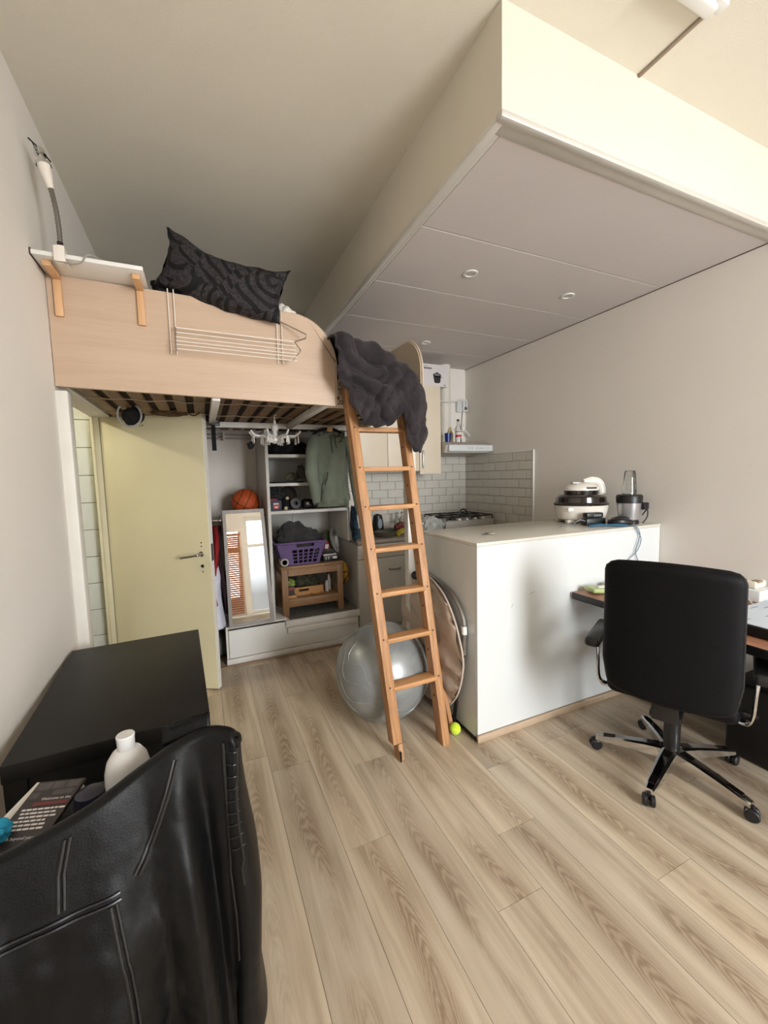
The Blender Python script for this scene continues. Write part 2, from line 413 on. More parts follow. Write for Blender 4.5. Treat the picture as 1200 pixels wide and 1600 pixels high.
for n, (wa, wb) in enumerate((W1, WD, W2), 1):
    wa = max(wa, XL); WT = (1.98, 2.3, WZ[1])[n-1]; ZT = (1.55, 1.62, 1.98)[n-1]
    b = bm_new()
    box(b, (wa, YN-0.1, WZ[0]), (wa+0.06, YN-0.04, WT)); box(b, (wb-0.06, YN-0.1, WZ[0]), (wb, YN-0.04, WT))
    box(b, (wa+0.06, YN-0.1, WZ[0]), (wb-0.06, YN-0.04, WZ[0]+0.07)); box(b, (wa+0.06, YN-0.1, WT-0.07), (wb-0.06, YN-0.04, WT))
    box(b, (wa+0.06, YN-0.1, ZT), (wb-0.06, YN-0.04, ZT+0.06))
    w = struct('window_%d' % n, b, TRIMW)
    for za, zb in ((WZ[0]+0.07, ZT), (ZT+0.06, WT-0.07)):
        b = bm_new(); box(b, (wa+0.06, YN-0.072, za), (wb-0.06, YN-0.068, zb)); mk('pane', b, PANE, w, False)
    b = bm_new(); box(b, (wa, YN-0.04, WZ[0]-0.03), (wb, YN+0.12, WZ[0]), 0.006); mk('window_sill', b, TRIMW, w)
# ceiling ----------------------------------------------------
b = bm_new(); box(b, (XL-0.1, YN-0.1, ZC), (XR+0.1, YF+0.1, ZC+0.1)); ceiling = struct('ceiling', b, CEIL)
# dropped soffit ---------------------------------------------
b = bm_new(); box(b, (XS, YS, ZS+0.012), (XR, YF, ZC)); sof = struct('ceiling_soffit', b, SOFF)
cuts = [YS+0.03, 1.826, 2.415, 2.983, 3.555, YF]
for ya, yb in zip(cuts, cuts[1:]):
    b = bm_new(); box(b, (XS+0.055, ya+0.003, ZS), (XR-0.004, yb-0.003, ZS+0.014), 0.002, 1); mk('panel', b, PANELM, sof, True)
for name, lo, hi in (('edge_trim', (XS-0.006, YS-0.008, ZS-0.012), (XR, YS+0.022, ZS+0.012)), ('edge_trim', (XS-0.006, YS+0.022, ZS-0.010), (XS+0.026, YF, ZS+0.012)),
                     ('inner_strip', (XS+0.03, YS+0.026, ZS-0.003), (XR, YS+0.075, ZS+0.01)), ('inner_strip', (XS+0.026, YS+0.075, ZS-0.003), (XS+0.052, YF, ZS+0.01))):
    b = bm_new(); box(b, lo, hi, 0.004, 2); mk(name, b, ALU, sof)
b = bm_new(); box(b, (XR-0.006, YS+0.03, ZS-0.004), (XR, YF, ZS+0.001)); mk('shadow_gap_strip', b, plain('dark_gap', rgb(92, 78, 64), 0.9), sof)
for k, (lx, ly) in enumerate(((1.555, 2.13), (2.376, 2.146), (1.943, 3.344))):
    t = thing('recessed_downlight', ['round white recessed downlight left of the pair in the dropped ceiling', 'round white recessed downlight right of the pair, closer to the wall', 'far round downlight in the dropped ceiling above the kitchen'][k], 'downlight', (lx, ly, ZS), 0, 'downlights in the dropped ceiling')
    b = bm_new(); lathe(b, [(0.0, 0.004), (0.030, 0.004), (0.032, -0.006), (0.044, -0.005), (0.045, 0.0), (0.0, 0.0041)], 28, (lx, ly, ZS)); mk('ring', b, WHITE, t)
    b = bm_new(); lathe(b, [(0.0, -0.004), (0.02, -0.0035), (0.0315, -0.001), (0.0315, 0.002), (0, 0.002)], 24, (lx, ly, ZS)); mk('lens', b, plain('frosted_lens', rgb(196, 190, 182), 0.3), t)
# ceiling conduit + end fitting
t = thing('ceiling_cable_duct', 'thin brownish cable duct on the ceiling running to the soffit', 'cable duct', (1.676, 1.05, ZC))
b = bm_new(); box(b, (1.669, 0.86, ZC-0.010), (1.683, YS, ZC), 0.003); mk('duct', b, plain('duct_taupe', rgb(150, 134, 118), 0.6), t)
b = bm_new(); box(b, (1.42, 0.90, ZC-0.035), (1.67, 0.945, ZC), 0.010, 3); mk('end_fitting', b, WHITE, t)
b = bm_new(); box(b, (1.65, 0.885, ZC-0.026), (1.70, 0.925, ZC), 0.006, 2); mk('connector', b, WHITE, t)
# bathroom seen through the doorway --------------------------
b = bm_new(); box(b, (-1.95, 2.2, -0.12), (XL-0.1, 3.6, -0.006)); struct('floor_bathroom', b, plain('bath_floor', rgb(150, 146, 138), 0.5))
b = bm_new(); box(b, (-1.95, 2.2, 2.5), (XL-0.1, 3.6, 2.6)); struct('ceiling_bathroom', b, CEIL)
b = bm_new(); box(b, (-1.95, 2.2, 0), (-1.85, 3.6, 2.5)); box(b, (-1.85, 2.2, 0), (XL-0.1, 2.3, 2.5)); struct('wall_bathroom_side', b, m_wall('bath_wall', rgb(150, 144, 130)))
b = bm_new(); box(b, (-1.85, 3.512, 0), (XL-0.1, 3.6, 2.5)); wb_ = struct('wall_bathroom_far', b, plain('dark_grout', rgb(120, 116, 108), 0.9))
bt = bm_new(); box(bt, (-0.098, -0.012, -0.095), (0.098, 0, 0.095), 0.003, 1); o0 = mk('tile', bt, BTILE, wb_, True, world=False); o0.location = (-0.79, 3.512, 0.1)
for i in range(4):
    for j in range(12):
        if i == 0 and j == 0: continue
        c = o0.copy(); COL.objects.link(c); c.parent = wb_; c.location = (-0.79-0.2*i, 3.512, 0.1+0.194*j)
b = bm_new(); box(b, (-0.672, 3.43, 0), (-0.625, 3.50, 1.955), 0.004); struct('trim_door_jamb', b, CREAMJ, True)
b = bm_new(); box(b, (-0.672, 3.40, 0.0), (-0.655, 3.43, 1.955), 0.004); struct('trim_door_stop', b, CREAMJ, True)
b = bm_new(); box(b, (XL-0.004, 2.29, 0), (-0.525, 2.36, 1.918), 0.006); struct('trim_door_post', b, TRIMW, True)
b = bm_new(); box(b, (XL, 2.38, 1.955), (XL+0.018, 3.60, 2.10), 0.003); struct('trim_door_header', b, TRIMW, True)
lt = thing('bathroom_lamp', 'small globe lamp on the ceiling of the room behind the door', 'lamp', (-1.45, 2.95, 2.5))
b = bm_new(); lathe(b, [(0.0, 0), (0.06, 0), (0.06, -0.02), (0.035, -0.03), (0.0, -0.03)], 20, (-1.45, 2.95, 2.5)); mk('base', b, WHITE, lt)
t_ = NT('warm_lamp_glass'); t_.set(Emission_Strength=6.0); t_.b.inputs['Emission Color'].default_value = (1, 0.86, 0.55, 1); t_.col((0.9, 0.85, 0.7, 1))
b = bm_new(); lathe(b, [(0.0, -0.03), (0.035, -0.03), (0.055, -0.06), (0.05, -0.10), (0.0, -0.12)], 20, (-1.45, 2.95, 2.5)); mk('globe', b, t_.m, lt)
pl = bpy.data.lights.new('bathroom_lamp_light', 'POINT'); pl.energy = 22; pl.color = (1.0, 0.94, 0.72); pl.shadow_soft_size = 0.03
plo = bpy.data.objects.new('bathroom_lamp_light', pl); COL.objects.link(plo); plo.location = (-1.45, 2.95, 2.345)
# door -------------------------------------------------------
dA = V((-0.622, 3.436, 0)); dB = V((0.03, 3.056, 0)); dl = (dB-dA).length; dang = math.atan2((dB-dA).y, (dB-dA).x)
door = bpy.data.objects.new('door_1', None); COL.objects.link(door); door.location = dA; door.rotation_euler = (0, 0, dang); door['kind'] = 'structure'; door['label'] = 'cream flush door standing half open beneath the loft bed'
b = bm_new(); box(b, (0, 0, 0.012), (dl, 0.04, 1.956), 0.002, 1); mk('door_leaf', b, CREAMD, door, True, world=False)
b = bm_new(); box(b, (dl, 0.001, 0.012), (dl+0.003, 0.039, 1.956)); mk('edge_band', b, TRIMW, door, False, world=False)
hb = bm_new(); tube(hb, catmull([(dl-0.065, 0.0, 0.99), (dl-0.065, -0.045, 0.99), (dl-0.085, -0.052, 0.988), (dl-0.19, -0.05, 0.972)], 6), 0.009, 10); h_ = mk('handle', hb, STEEL, door, world=False)
hb = bm_new(); lathe(hb, [(0, 0), (0.018, 0), (0.018, 0.004), (0, 0.004)], 18, (dl-0.065, 0.0, 0.99), Matrix.Rotation(R(90), 4, 'X')); mk('rose', hb, STEEL, door, world=False)
hb = bm_new(); lathe(hb, [(0, 0), (0.011, 0), (0.011, 0.003), (0, 0.003)], 14, (dl-0.062, 0.0, 0.905), Matrix.Rotation(R(90), 4, 'X')); mk('keyhole', hb, INK, door, world=False)
for zz in (1.07, 1.045, 0.865):
    hb = bm_new(); lathe(hb, [(0, 0), (0.005, 0), (0.005, 0.002), (0, 0.002)], 10, (dl-0.062, 0.0, zz), Matrix.Rotation(R(90), 4, 'X')); mk('screw_hole', hb, INK, door, world=False)
for xx, zz, w in ((0.24, 1.885, 0.012), (0.30, 1.885, 0.008), (0.32, 1.888, 0.01)):
    hb = bm_new(); lathe(hb, [(0, 0), (w/2, 0), (w/2, 0.002), (0, 0.002)], 8, (xx, 0.0, zz), Matrix.Rotation(R(90), 4, 'X')); mk('chipped_mark', hb, plain('brown_chip', rgb(110, 80, 54), 0.8), door, world=False)
hb = bm_new(); box(hb, (dl+0.002, 0.008, 0.94), (dl+0.005, 0.032, 1.06)); mk('latch_plate', hb, STEEL, door, False, world=False)
# splashback tiles -------------------------------------------
TW, TH = 0.186, 0.0886; TZ0, TZ1 = 0.93, 1.706
tile_cache = {}
def tile(parent, c, w, axis):
    key = (round(w, 3), axis)
    if key not in tile_cache:
        bb = bm_new(); h = TH/2-0.0015; ww = w/2-0.0015
        if axis == 'x': box(bb, (-0.009, -ww, -h), (0, ww, h), 0.004, 1)
        else: box(bb, (-ww, -0.009, -h), (ww, 0, h), 0.004, 1)
        me = bpy.data.meshes.new('tile'); bb.to_mesh(me); bb.free(); me.materials.append(TILEM)
        tile_cache[key] = me
    o = bpy.data.objects.new('tile', tile_cache[key]); COL.objects.link(o); o.parent = parent; o.location = c
b = bm_new(); box(b, (XR-0.004, 2.963, TZ0-0.02), (XR, YF, TZ1)); gr = mk('grout_bed', b, GROUT, wall_right, False)
b = bm_new(); box(b, (1.25, YF-0.004, TZ0-0.02), (XR, YF, TZ1)); gb = mk('grout_bed', b, GROUT, wall_back, False)
for r in range(9):
    zc = TZ1-TH*(r+0.5)
    if zc < TZ0-0.02: break
    offs = 0 if r % 2 else TW/2
    for (a0, a1, ax) in ((2.963, YF-0.01, 'x'), (1.25, XR-0.005, 'y')):
        if ax == 'x': edges = [a0] + [a0+offs+TW*k for k in range(0, 12) if a0+0.01 < a0+offs+TW*k < a1-0.02] + [a1]
        else: edges = [a0] + [a1-(TW*k+offs) for k in range(11, -1, -1) if a0+0.02 < a1-(TW*k+offs) < a1-0.01] + [a1]
        for ea, eb in zip(edges, edges[1:]):
            m = (ea+eb)/2
            if ax == 'x': tile(wall_right, (XR-0.003, m, zc), eb-ea, 'x')
            else: tile(wall_back, (m, YF-0.003, zc), eb-ea, 'y')
b = bm_new(); box(b, (XR-0.016, 2.951, TZ0-0.02), (XR, 2.963, TZ1+0.012), 0.003); box(b, (XR-0.012, 2.963, TZ1), (XR, 3.56, TZ1+0.010), 0.002); mk('tile_edge_trim', b, WHITE, wall_right)

# ============================================================ LOFT BED
bed = thing('loft_bed', 'pale birch loft bed on white beams spanning the doorway and closet', 'loft bed', (1.275, 2.43, 0))
YB = 2.29
poly = [(XL+0.003, 1.935), (0.73, 1.908), (0.738, 2.16)]
for k in range(13):
    a = R(90*k/12); poly.append((0.738-0.25+0.25*math.cos(a), 2.15+0.24*math.sin(a)))
poly += [(0.30, 2.392), (0.05, 2.402), (-0.20, 2.408), (XL+0.003, 2.412)]
b = bm_new(); prism(b, poly, lambda u, v, t: V((u, t, v)), YB, YB+0.022); fp = mk('front_panel', b, BIRCH, bed, True, 50)
b = bm_new(); box(b, (XL+0.003, YB-0.002, 1.928), (-0.2, YB+0.024, 1.934)); b.free()
b = bm_new(); tube(b, [V((0.739, YB+0.011, 1.912)), V((0.745, YB+0.011, 2.15))] + [V((0.742-0.25+0.25*math.cos(R(90*k/12)), YB+0.011, 2.15+0.243*math.sin(R(90*k/12)))) for k in range(1, 13)] + [V((0.30, YB+0.011, 2.394)), V((-0.1, YB+0.011, 2.407)), V((XL+0.004, YB+0.011, 2.414))], 0.011, 8, flat=0.3); mk('edge_band', b, BIRCHE, fp)
b = bm_new(); box(b, (0.70, 2.365, 1.912), (1.29, 2.39, 2.08), 0.003); fr_ = mk('front_rail', b, BIRCHE, bed)
for s, zz, xx in (('To C', 2.035, 0.745), ('- Tim', 1.985, 0.74), ('Lou', 1.93, 0.75)):
    text('handwriting', s, 0.052, INK, fr_, Matrix.Translation((xx, 2.3635, zz)) @ Matrix.Rotation(R(90), 4, 'X') @ Matrix.Rotation(R(4), 4, 'Z'))
poly = [(2.29, 1.915), (2.29, 2.16)] + [(2.29+0.22-0.22*math.cos(R(90*k/10)), 2.16+0.215*math.sin(R(90*k/10))) for k in range(1, 11)] + [(3.0, 2.385), (YF-0.01, 2.385), (YF-0.01, 1.915)]
b = bm_new(); prism(b, poly, lambda u, v, t: V((t, u, v)), 1.29, 1.312); mk('end_panel', b, plain('birch_end_panel', rgb(214, 194, 168), 0.5, 0, 0.04, 5), bed, True, 50)
b = bm_new(); tube(b, [V((1.301, 2.288, 1.92)), V((1.301, 2.288, 2.16))] + [V((1.301, 2.288+0.222-0.222*math.cos(R(90*k/10)), 2.16+0.217*math.sin(R(90*k/10)))) for k in range(1, 11)] + [V((1.301, 3.0, 2.387)), V((1.301, YF-0.02, 2.387))], 0.012, 8, flat=0.5); mk('edge_band', b, BIRCHE, bed)
for xx in (0.07, 0.66):
    b = bm_new(); box(b, (xx+0.006, 2.315, 1.908), (xx+0.046, 3.44, 1.95), 0.003); mk('beam', b, TRIMW, bed)
b = bm_new(); box(b, (XL+0.02, 3.44, 1.908), (1.285, 3.475, 1.95), 0.003); mk('rear_beam', b, TRIMW, bed)
b = bm_new(); box(b, (1.24, 2.40, 0.0), (1.305, 2.46, 1.95), 0.004); mk('post', b, TRIMW, bed)
sl = bm_new(); box(sl, (-0.032, -0.85, -0.009), (0.032, 0.85, 0.009), 0.004, 1)
s0 = None
for k in range(18):
    xx = XL+0.075+0.1025*k
    if xx > 1.27: break
    if s0 is None:
        s0 = mk('slat', sl, SLATW, bed, True, world=False); s0.location = V((xx, 3.17, 1.961))-bed.location
    else:
        c = s0.copy(); COL.objects.link(c); c.parent = bed; c.location = V((xx, 3.17, 1.961))-bed.location
b = bm_new()
for yy in (2.62, 3.1): tube(b, [V((XL+0.03+0.06*k, yy+0.012*math.sin(k*1.7), 1.946+0.004*math.sin(k*2.1))) for k in range(31)], 0.003, 6)
mk('slat_tape', b, plain('tan_tape', rgb(150, 130, 104), 0.9), bed)
b = bm_new(); box(b, (XL+0.03, 2.42, 1.972), (1.285, YF-0.01, 2.17), 0.04, 4)
one('mattress', b, plain('dark_brown_ticking', rgb(58, 42, 30), 0.95, 0, 0.15, 12), 'dark brown mattress lying on the loft bed slats', 'mattress', (0.35, 3.2, 1.972))
# white bedding peeking behind the pillow
b = bm_new(); blob(b, (0.47, 2.36, 2.385), (0.075, 0.06, 0.06), 0.25, 2.5, 3); one('folded_sheet', b, plain('white_cotton', rgb(222, 216, 208), 0.95, 0, 0.05, 20, 0.3, 60), 'scrap of white bedding showing beside the black pillow', 'bedding', (0.47, 2.36, 2.35))
# pillow
def pillow_fn(u, v, side):
    a = u*2-1; c = v*2-1
    w = 0.275*a*(1+0.10*c*c) ; h = 0.118*c*(1+0.22*a*a) - 0.045*(1-a*a)
    e = max(0.0, (1-abs(a)**3.0))*max(0.0, (1-abs(c)**3.0))
    n_ = fbm((a*1.7+4, c*1.4, side*2.0), 4)
    th = side*(0.075*e**0.5 + 0.012*n_*e**0.3)
    return a, c, w + 0.010*n_, h + 0.012*fbm((a*2.2, c*2.2, 9), 3), th
bp = bm_new()
PM = Matrix.Translation((0.170, 2.285, 2.520)) @ Matrix.Rotation(R(15), 4, 'Y') @ Matrix.Rotation(R(-10), 4, 'Z')
for side in (-1, 1):
    surf(bp, lambda u, v: PM @ V((pillow_fn(u, v, side)[2], pillow_fn(u, v, side)[4], pillow_fn(u, v, side)[3] + (0.075 if False else 0))), 48, 30)
bmesh.ops.remove_doubles(bp, verts=bp.verts[:], dist=0.0015)
one('pillow', bp, PILLOWM, 'rumpled black pillow with leafy swirl pattern on the loft bed edge', 'pillow', (0.170, 2.285, 2.41), ang=180)
b = bm_new(); blob(b, (-0.09, 2.42, 2.44), (0.09, 0.08, 0.07), 0.3, 2.2, 5); one('bunched_cover', b, BLACKC, 'bunched black cloth under the left end of the swirl pillow', 'cloth', (-0.09, 2.42, 2.40))
# blanket ----------------------------------------------------
bx = [0.69, 0.75, 0.80, 0.86, 0.93, 1.00, 1.05, 1.085, 1.11, 1.14, 1.18, 1.24, 1.30]
hem = [2.08, 1.97, 1.85, 1.79, 1.77, 1.79, 1.83, 1.865, 1.82, 1.68, 1.635, 1.64, 1.70]
tpx = [0.69, 0.75, 0.94, 1.10, 1.20, 1.26, 1.32]
tpz = [2.26, 2.285, 2.245, 2.16, 2.075, 1.985, 1.91]
def blanket(u, v):
    X = 0.69 + 0.60*u; H_ = interp(bx, hem, X); T = interp(tpx, tpz, X) + 0.012*fbm((X*9, 1.0, 2.0), 2)
    if v < 0.3:
        t = v/0.3; Y = 2.95 - 0.67*t; Z = T - 0.09*(1-t)**1.5 + 0.03*math.sin(t*PI)
    else:
        t = (v-0.3)/0.7
        a = min(1.0, t/0.22); Y = 2.28 - 0.12*math.sin(a*PI/2) - 0.03*t*math.sin(PI*min(1, t)); Z = T - 0.05*(1-math.cos(a*PI/2)) if t < 0.22 else (T-0.05) - (T-0.05-H_)*((t-0.22)/0.78)
        if t < 0.22: Z = T - 0.05*(1-math.cos(a*PI/2))
    q = V((X, Y, Z))
    # draping folds that swing from the upper left down to the lower right
    s = X*1.0 + (Z-2.0)*0.55 + 0.10*fbm((X*3, Z*3, 1.0), 2)
    w1 = fbm((X*2.6, Z*2.6, 5), 2); w2 = fbm((X*3.1+7, Z*3.1, 9), 2)
    c1 = X*0.75 + (Z-2.0)*1.0 + 0.22*w1; c2 = X*1.0 - (Z-2.0)*0.25 + 0.15*w2
    f = 0.011*math.sin(c1*38) + 0.008*math.sin(c2*52 + 3*w1) + 0.022*w2 + 0.011*(1-2*abs(fbm((c1*13, c2*4, 3), 2))) + 0.006*fbm((X*22, Z*22, 7), 3)
    k = 0.35 + 0.65*min(1, max(0, (v-0.12)/0.25))
    q += V((0.25*f, -f*1.1*k, 0.6*f*(1-0.6*k)))
    if X > 1.18: q.y += (X-1.18)*0.9
    return q
b = bm_new(); surf(b, blanket, 84, 96)
one('plush_blanket', b, PLUSH, 'charcoal plush blanket draped over the loft bed edge at the ladder', 'blanket', (1.0, 2.3, 2.1), ang=180, mods=(('SOLIDIFY', {'thickness': 0.014, 'offset': 1.0}), ('SUBSURF', {'levels': 1, 'render_levels': 1})))
# bed shelf + brackets
bs = thing('bed_shelf', 'small white shelf on pine brackets at the wall end of the loft bed', 'shelf', (-0.37, 2.2, 2.41))
b = bm_new(); box(b, (XL+0.004, 2.115, 2.414), (-0.178, 2.335, 2.432), 0.003); mk('board', b, WHITE, bs)
b = bm_new(); box(b, (XL, 2.115, 2.412), (XL+0.006, 2.335, 2.437)); mk('end_edge', b, plain('dark_end_edge', rgb(80, 62, 50), 0.7), bs)
for xx in (-0.525, -0.21):
    b = bm_new(); box(b, (xx-0.015, 2.15, 2.39), (xx+0.015, YB, 2.413), 0.003); box(b, (xx-0.015, YB-0.018, 2.235), (xx+0.015, YB, 2.39), 0.003); mk('bracket', b, PINEB, bs)
# gooseneck lamp
gl = thing('clamp_lamp', 'gooseneck clamp lamp with white socket and no shade on the bed shelf', 'lamp', (-0.503, 2.15, 2.445))
b = bm_new(); box(b, (-0.522, 2.105, 2.405), (-0.484, 2.17, 2.417), 0.003); box(b, (-0.522, 2.085, 2.405), (-0.484, 2.097, 2.465), 0.003); box(b, (-0.518, 2.10, 2.445), (-0.488, 2.165, 2.475), 0.004); mk('clamp', b, WIREW, gl)
b = bm_new(); cyl(b, (-0.503, 2.115, 2.445), (-0.503, 2.115, 2.49), 0.011, n=12); mk('clamp_screw', b, DARKMET, gl)
neck = catmull([(-0.503, 2.115, 2.475), (-0.503, 2.118, 2.54), (-0.508, 2.12, 2.62), (-0.520, 2.125, 2.70)], 10)
b = bm_new(); tube(b, neck, [0.0085+0.0012*(k % 2) for k in range(len(neck))], 10); mk('gooseneck', b, plain('grey_gooseneck', rgb(128, 122, 114), 0.4, 0.6), gl)
ax = (V((-0.540, 2.13, 2.80))-V((-0.520, 2.125, 2.70)))
q = V((0, 0, 1)).rotation_difference(ax).to_matrix().to_4x4()
b = bm_new(); lathe(b, [(0, 0), (0.011, 0), (0.014, 0.02), (0.020, 0.055), (0.0225, 0.08), (0.0225, 0.09), (0, 0.09)], 20, (-0.520, 2.125, 2.695), q); mk('socket', b, WIREW, gl)
b = bm_new(); lathe(b, [(0, 0.088), (0.026, 0.088), (0.026, 0.098), (0.012, 0.101), (0.012, 0.125), (0.02, 0.128), (0.018, 0.15), (0, 0.152)], 20, (-0.520, 2.125, 2.695), q); mk('shade_ring', b, CHROME, gl)
b = bm_new(); tube(b, [V((-0.568, 2.085, 2.845)), V((-0.545, 2.13, 2.842)), V((-0.527, 2.19, 2.84))], 0.003, 6); tube(b, [V((-0.56, 2.10, 2.842)), V((-0.545, 2.13, 2.80)), V((-0.532, 2.17, 2.842))], 0.002, 6); mk('shade_wire', b, DARKMET, gl)
b = bm_new(); tube(b, catmull([(-0.503, 2.10, 2.415), (-0.47, 2.09, 2.40), (-0.43, 2.085, 2.412), (-0.40, 2.085, 2.447), (-0.34, 2.15, 2.449)], 8), 0.003, 8); mk('cord', b, plain('taupe_cord', rgb(150, 140, 128), 0.6), gl)
gl.location += V((0.035, 0.012, -0.011))
b = bm_new(); box(b, (-0.43, 2.15, 2.4325), (-0.405, 2.166, 2.446), 0.003); one('black_clip', b, BLACKP, 'tiny black clip lying on the white bed shelf', 'clip', (-0.417, 2.158, 2.4325))
# hanging airer
ar = thing('hanging_airer', 'white wire drying rack hooked over the loft bed panel', 'drying rack', (0.2, 2.27, 2.12))
r_ = 0.0025
for hx0, zt in ((-0.095, 2.42), (0.415, 2.402)):
    b = bm_new(); tube(b, [V((hx0, 2.325, zt-0.05)), V((hx0, 2.325, zt)), V((hx0, 2.278, zt)), V((hx0, 2.278, 2.115)), V((hx0+0.025, 2.278, 2.115)), V((hx0+0.025, 2.278, zt)), V((hx0+0.025, 2.325, zt)), V((hx0+0.025, 2.325, zt-0.05))], r_, 6); mk('hook', b, WIREW, ar)
for k, (dy_, zz) in enumerate(((0.030, 2.232), (0.045, 2.206), (0.060, 2.180), (0.072, 2.158), (0.080, 2.140), (0.074, 2.122))):
    b = bm_new(); tube(b, [V((-0.07, 2.275-dy_, zz)), V((0.500, 2.275-dy_, zz-0.006))], r_ if k else 0.0032, 6); mk('wire_bar', b, WIREW, ar)
GW = plain('grey_wire', rgb(150, 136, 124), 0.4, 0.4)
b = bm_new(); tube(b, [V((-0.07, 2.274, 2.236)), V((-0.07, 2.245, 2.232)), V((-0.07, 2.195, 2.140)), V((-0.07, 2.201, 2.118)), V((-0.07, 2.274, 2.135))], 0.0035, 6); mk('side_frame', b, GW, ar)
b = bm_new(); tube(b, [V((0.435, 2.272, 2.33)), V((0.555, 2.215, 2.262)), V((0.552, 2.21, 2.240)), V((0.500, 2.245, 2.227)), V((0.520, 2.20, 2.17)), V((0.478, 2.20, 2.116)), V((0.43, 2.27, 2.135))], 0.0035, 6); mk('side_frame', b, GW, ar)
# ladder -----------------------------------------------------
ld = thing('ladder', 'orange pine ladder leaning against the loft bed', 'ladder', (1.02, 1.84, 0))
kk = 0.44/1.92
def LY(z): return 1.83 + kk*z
ua = V((0, kk, 1)).normalized(); un = V((0, 1, -kk)).normalized()
def rail(name, x0_, x1_, z0, z1, w, d, off=0.0, mat=PINEZ):
    bb = bm_new(); P0 = V((x0_, LY(z0), z0)); P1 = V((x1_, LY(z1), z1)); ax_ = (P1-P0); L = ax_.length; ax_.normalize()
    xx = V((1, 0, 0)); xx = (xx-ax_*xx.dot(ax_)).normalized(); yy = ax_.cross(xx)
    M_ = Matrix(((xx.x, yy.x, ax_.x, P0.x), (xx.y, yy.y, ax_.y, P0.y), (xx.z, yy.z, ax_.z, P0.z), (0, 0, 0, 1)))
    box(bb, (-w/2, off, 0), (w/2, off+d, L), 0.004, 2)
    o = mk(name, bb, mat, None, True); o.parent = ld; o.matrix_local = Matrix.Translation(-ld.location) @ M_
    return o
rail('rail', 0.872, 0.816, 0.085, 2.06, 0.052, 0.072); rail('rail_foot', 0.886, 0.884, 0.0, 0.084, 0.026, 0.070)
rail('rail', 1.163, 1.158, 0.0, 2.06, 0.046, 0.072)
rail('rail_batten', 1.256, 1.204, 0.035, 0.62, 0.026, 0.03, 0.080)
b = bm_new(); box(b, (0.872, 1.822, 0.0), (0.880, 1.834, 0.055), 0.002); mk('metal_shoe', b, DARKMET, ld)
for zz in (1.772, 1.541, 1.319, 1.086, 0.845, 0.602, 0.355):
    t = zz/2.06; xa = 0.880-(0.058)*t; xb = 1.163-0.005*t; yy = LY(zz)
    b = bm_new(); box(b, (xa+0.012, yy-0.004, zz-0.013), (xb-0.010, yy+0.072, zz+0.013), 0.004, 2)
    for v in b.verts: v.co.z += (v.co.x-xa)*0.0 + 0.002*math.sin(v.co.x*40)
    mk('rung', b, PINEX, ld)
    for xs_ in (xa-0.008, xb+0.003):
        b = bm_new(); lathe(b, [(0, 0), (0.0055, 0), (0.005, 0.0015), (0, 0.002)], 10, (xs_, LY(zz+0.012)-0.0005, zz+0.012), Matrix.Rotation(R(90)-math.atan(kk), 4, 'X')); mk('nail_head', b, plain('dark_nail', rgb(70, 44, 28), 0.6), ld)
    b = bm_new(); lathe(b, [(0, 0), (0.007, 0), (0.0065, 0.0015), (0, 0.002)], 10, (xa-0.026-0.0005, LY(zz)+0.035, zz), Matrix.Rotation(R(-90), 4, 'Y')); mk('nail_head', b, plain('dark_nail', rgb(70, 44, 28), 0.6), ld)
    b = bm_new(); lathe(b, [(0, 0), (0.007, 0), (0.0065, 0.0015), (0, 0.002)], 10, (xb-0.023-0.0005, LY(zz-0.10)+0.035, zz-0.10), Matrix.Rotation(R(-90), 4, 'Y')); mk('knot', b, plain('dark_nail', rgb(70, 44, 28), 0.6), ld)

# ============================================================ CLOSET
pf = thing('step_platform', 'low white boxed platform with stepped ledge under the closet', 'platform', (0.68, 3.45, 0))
b = bm_new(); box(b, (0.112, 3.435, 0.055), (0.128, YF-0.01, 0.30)); box(b, (0.112, 3.435, 0.30), (0.60, YF-0.01, 0.318), 0.003); mk('body', b, TRIMW, pf)
b = bm_new(); box(b, (0.132, 3.44, 0.055), (1.245, 3.455, 0.285), 0.002); mk('front_panel', b, WHITE, pf)
b = bm_new(); box(b, (0.108, 3.425, 0.0), (1.245, 3.455, 0.052), 0.003); mk('kick_strip', b, TRIMW, pf)
b = bm_new(); box(b, (0.585, 3.40, 0.245), (1.25, YF-0.01, 0.302), 0.004); mk('ledge', b, TRIMW, pf)
b = bm_new(); box(b, (0.60, 3.405, 0.185), (1.23, 3.437, 0.240), 0.004); mk('ledge_strip', b, TRIMW, pf)
b = bm_new(); box(b, (0.62, 3.42, 0.302), (1.24, YF-0.012, 0.304)); mk('ledge_liner', b, plain('grey_liner', rgb(120, 116, 110), 0.7, 0, 0.2, 25), pf)
b = bm_new(); box(b, (-0.05, 3.395, 0.0), (1.24, 3.42, 0.012), 0.004); struct('trim_floor_strip', b, plain('brown_floor_strip', rgb(150, 122, 98), 0.5), True)
sh = thing('closet_shelving', 'grey white built-in shelving with side partition under the loft', 'shelving', (0.85, 3.7, 0.318))
b = bm_new(); box(b, (0.487, 3.45, 0.319), (0.512, YF-0.01, 1.90), 0.002); mk('partition', b, GREYW, sh)
for zz, xb in ((1.675, 1.19), (1.437, 1.19), (1.205, 1.20)):
    b = bm_new(); box(b, (0.513, 3.455, zz), (xb, YF-0.012, zz+0.026), 0.002); mk('shelf', b, GREYW, sh)
b = bm_new(); box(b, (1.176, 3.455, 0.93), (1.20, YF-0.012, 1.204), 0.002); mk('side_panel', b, GREYW, sh)
b = bm_new(); box(b, (1.176, 3.455, 1.232), (1.196, YF-0.012, 1.90), 0.002); mk('side_panel', b, GREYW, sh)
b = bm_new(); box(b, (0.513, YF-0.012, 0.32), (1.24, YF-0.004, 1.90)); mk('back_panel', b, plain('back_panel_grey', rgb(206, 204, 196), 0.6, 0, 0.02), sh)
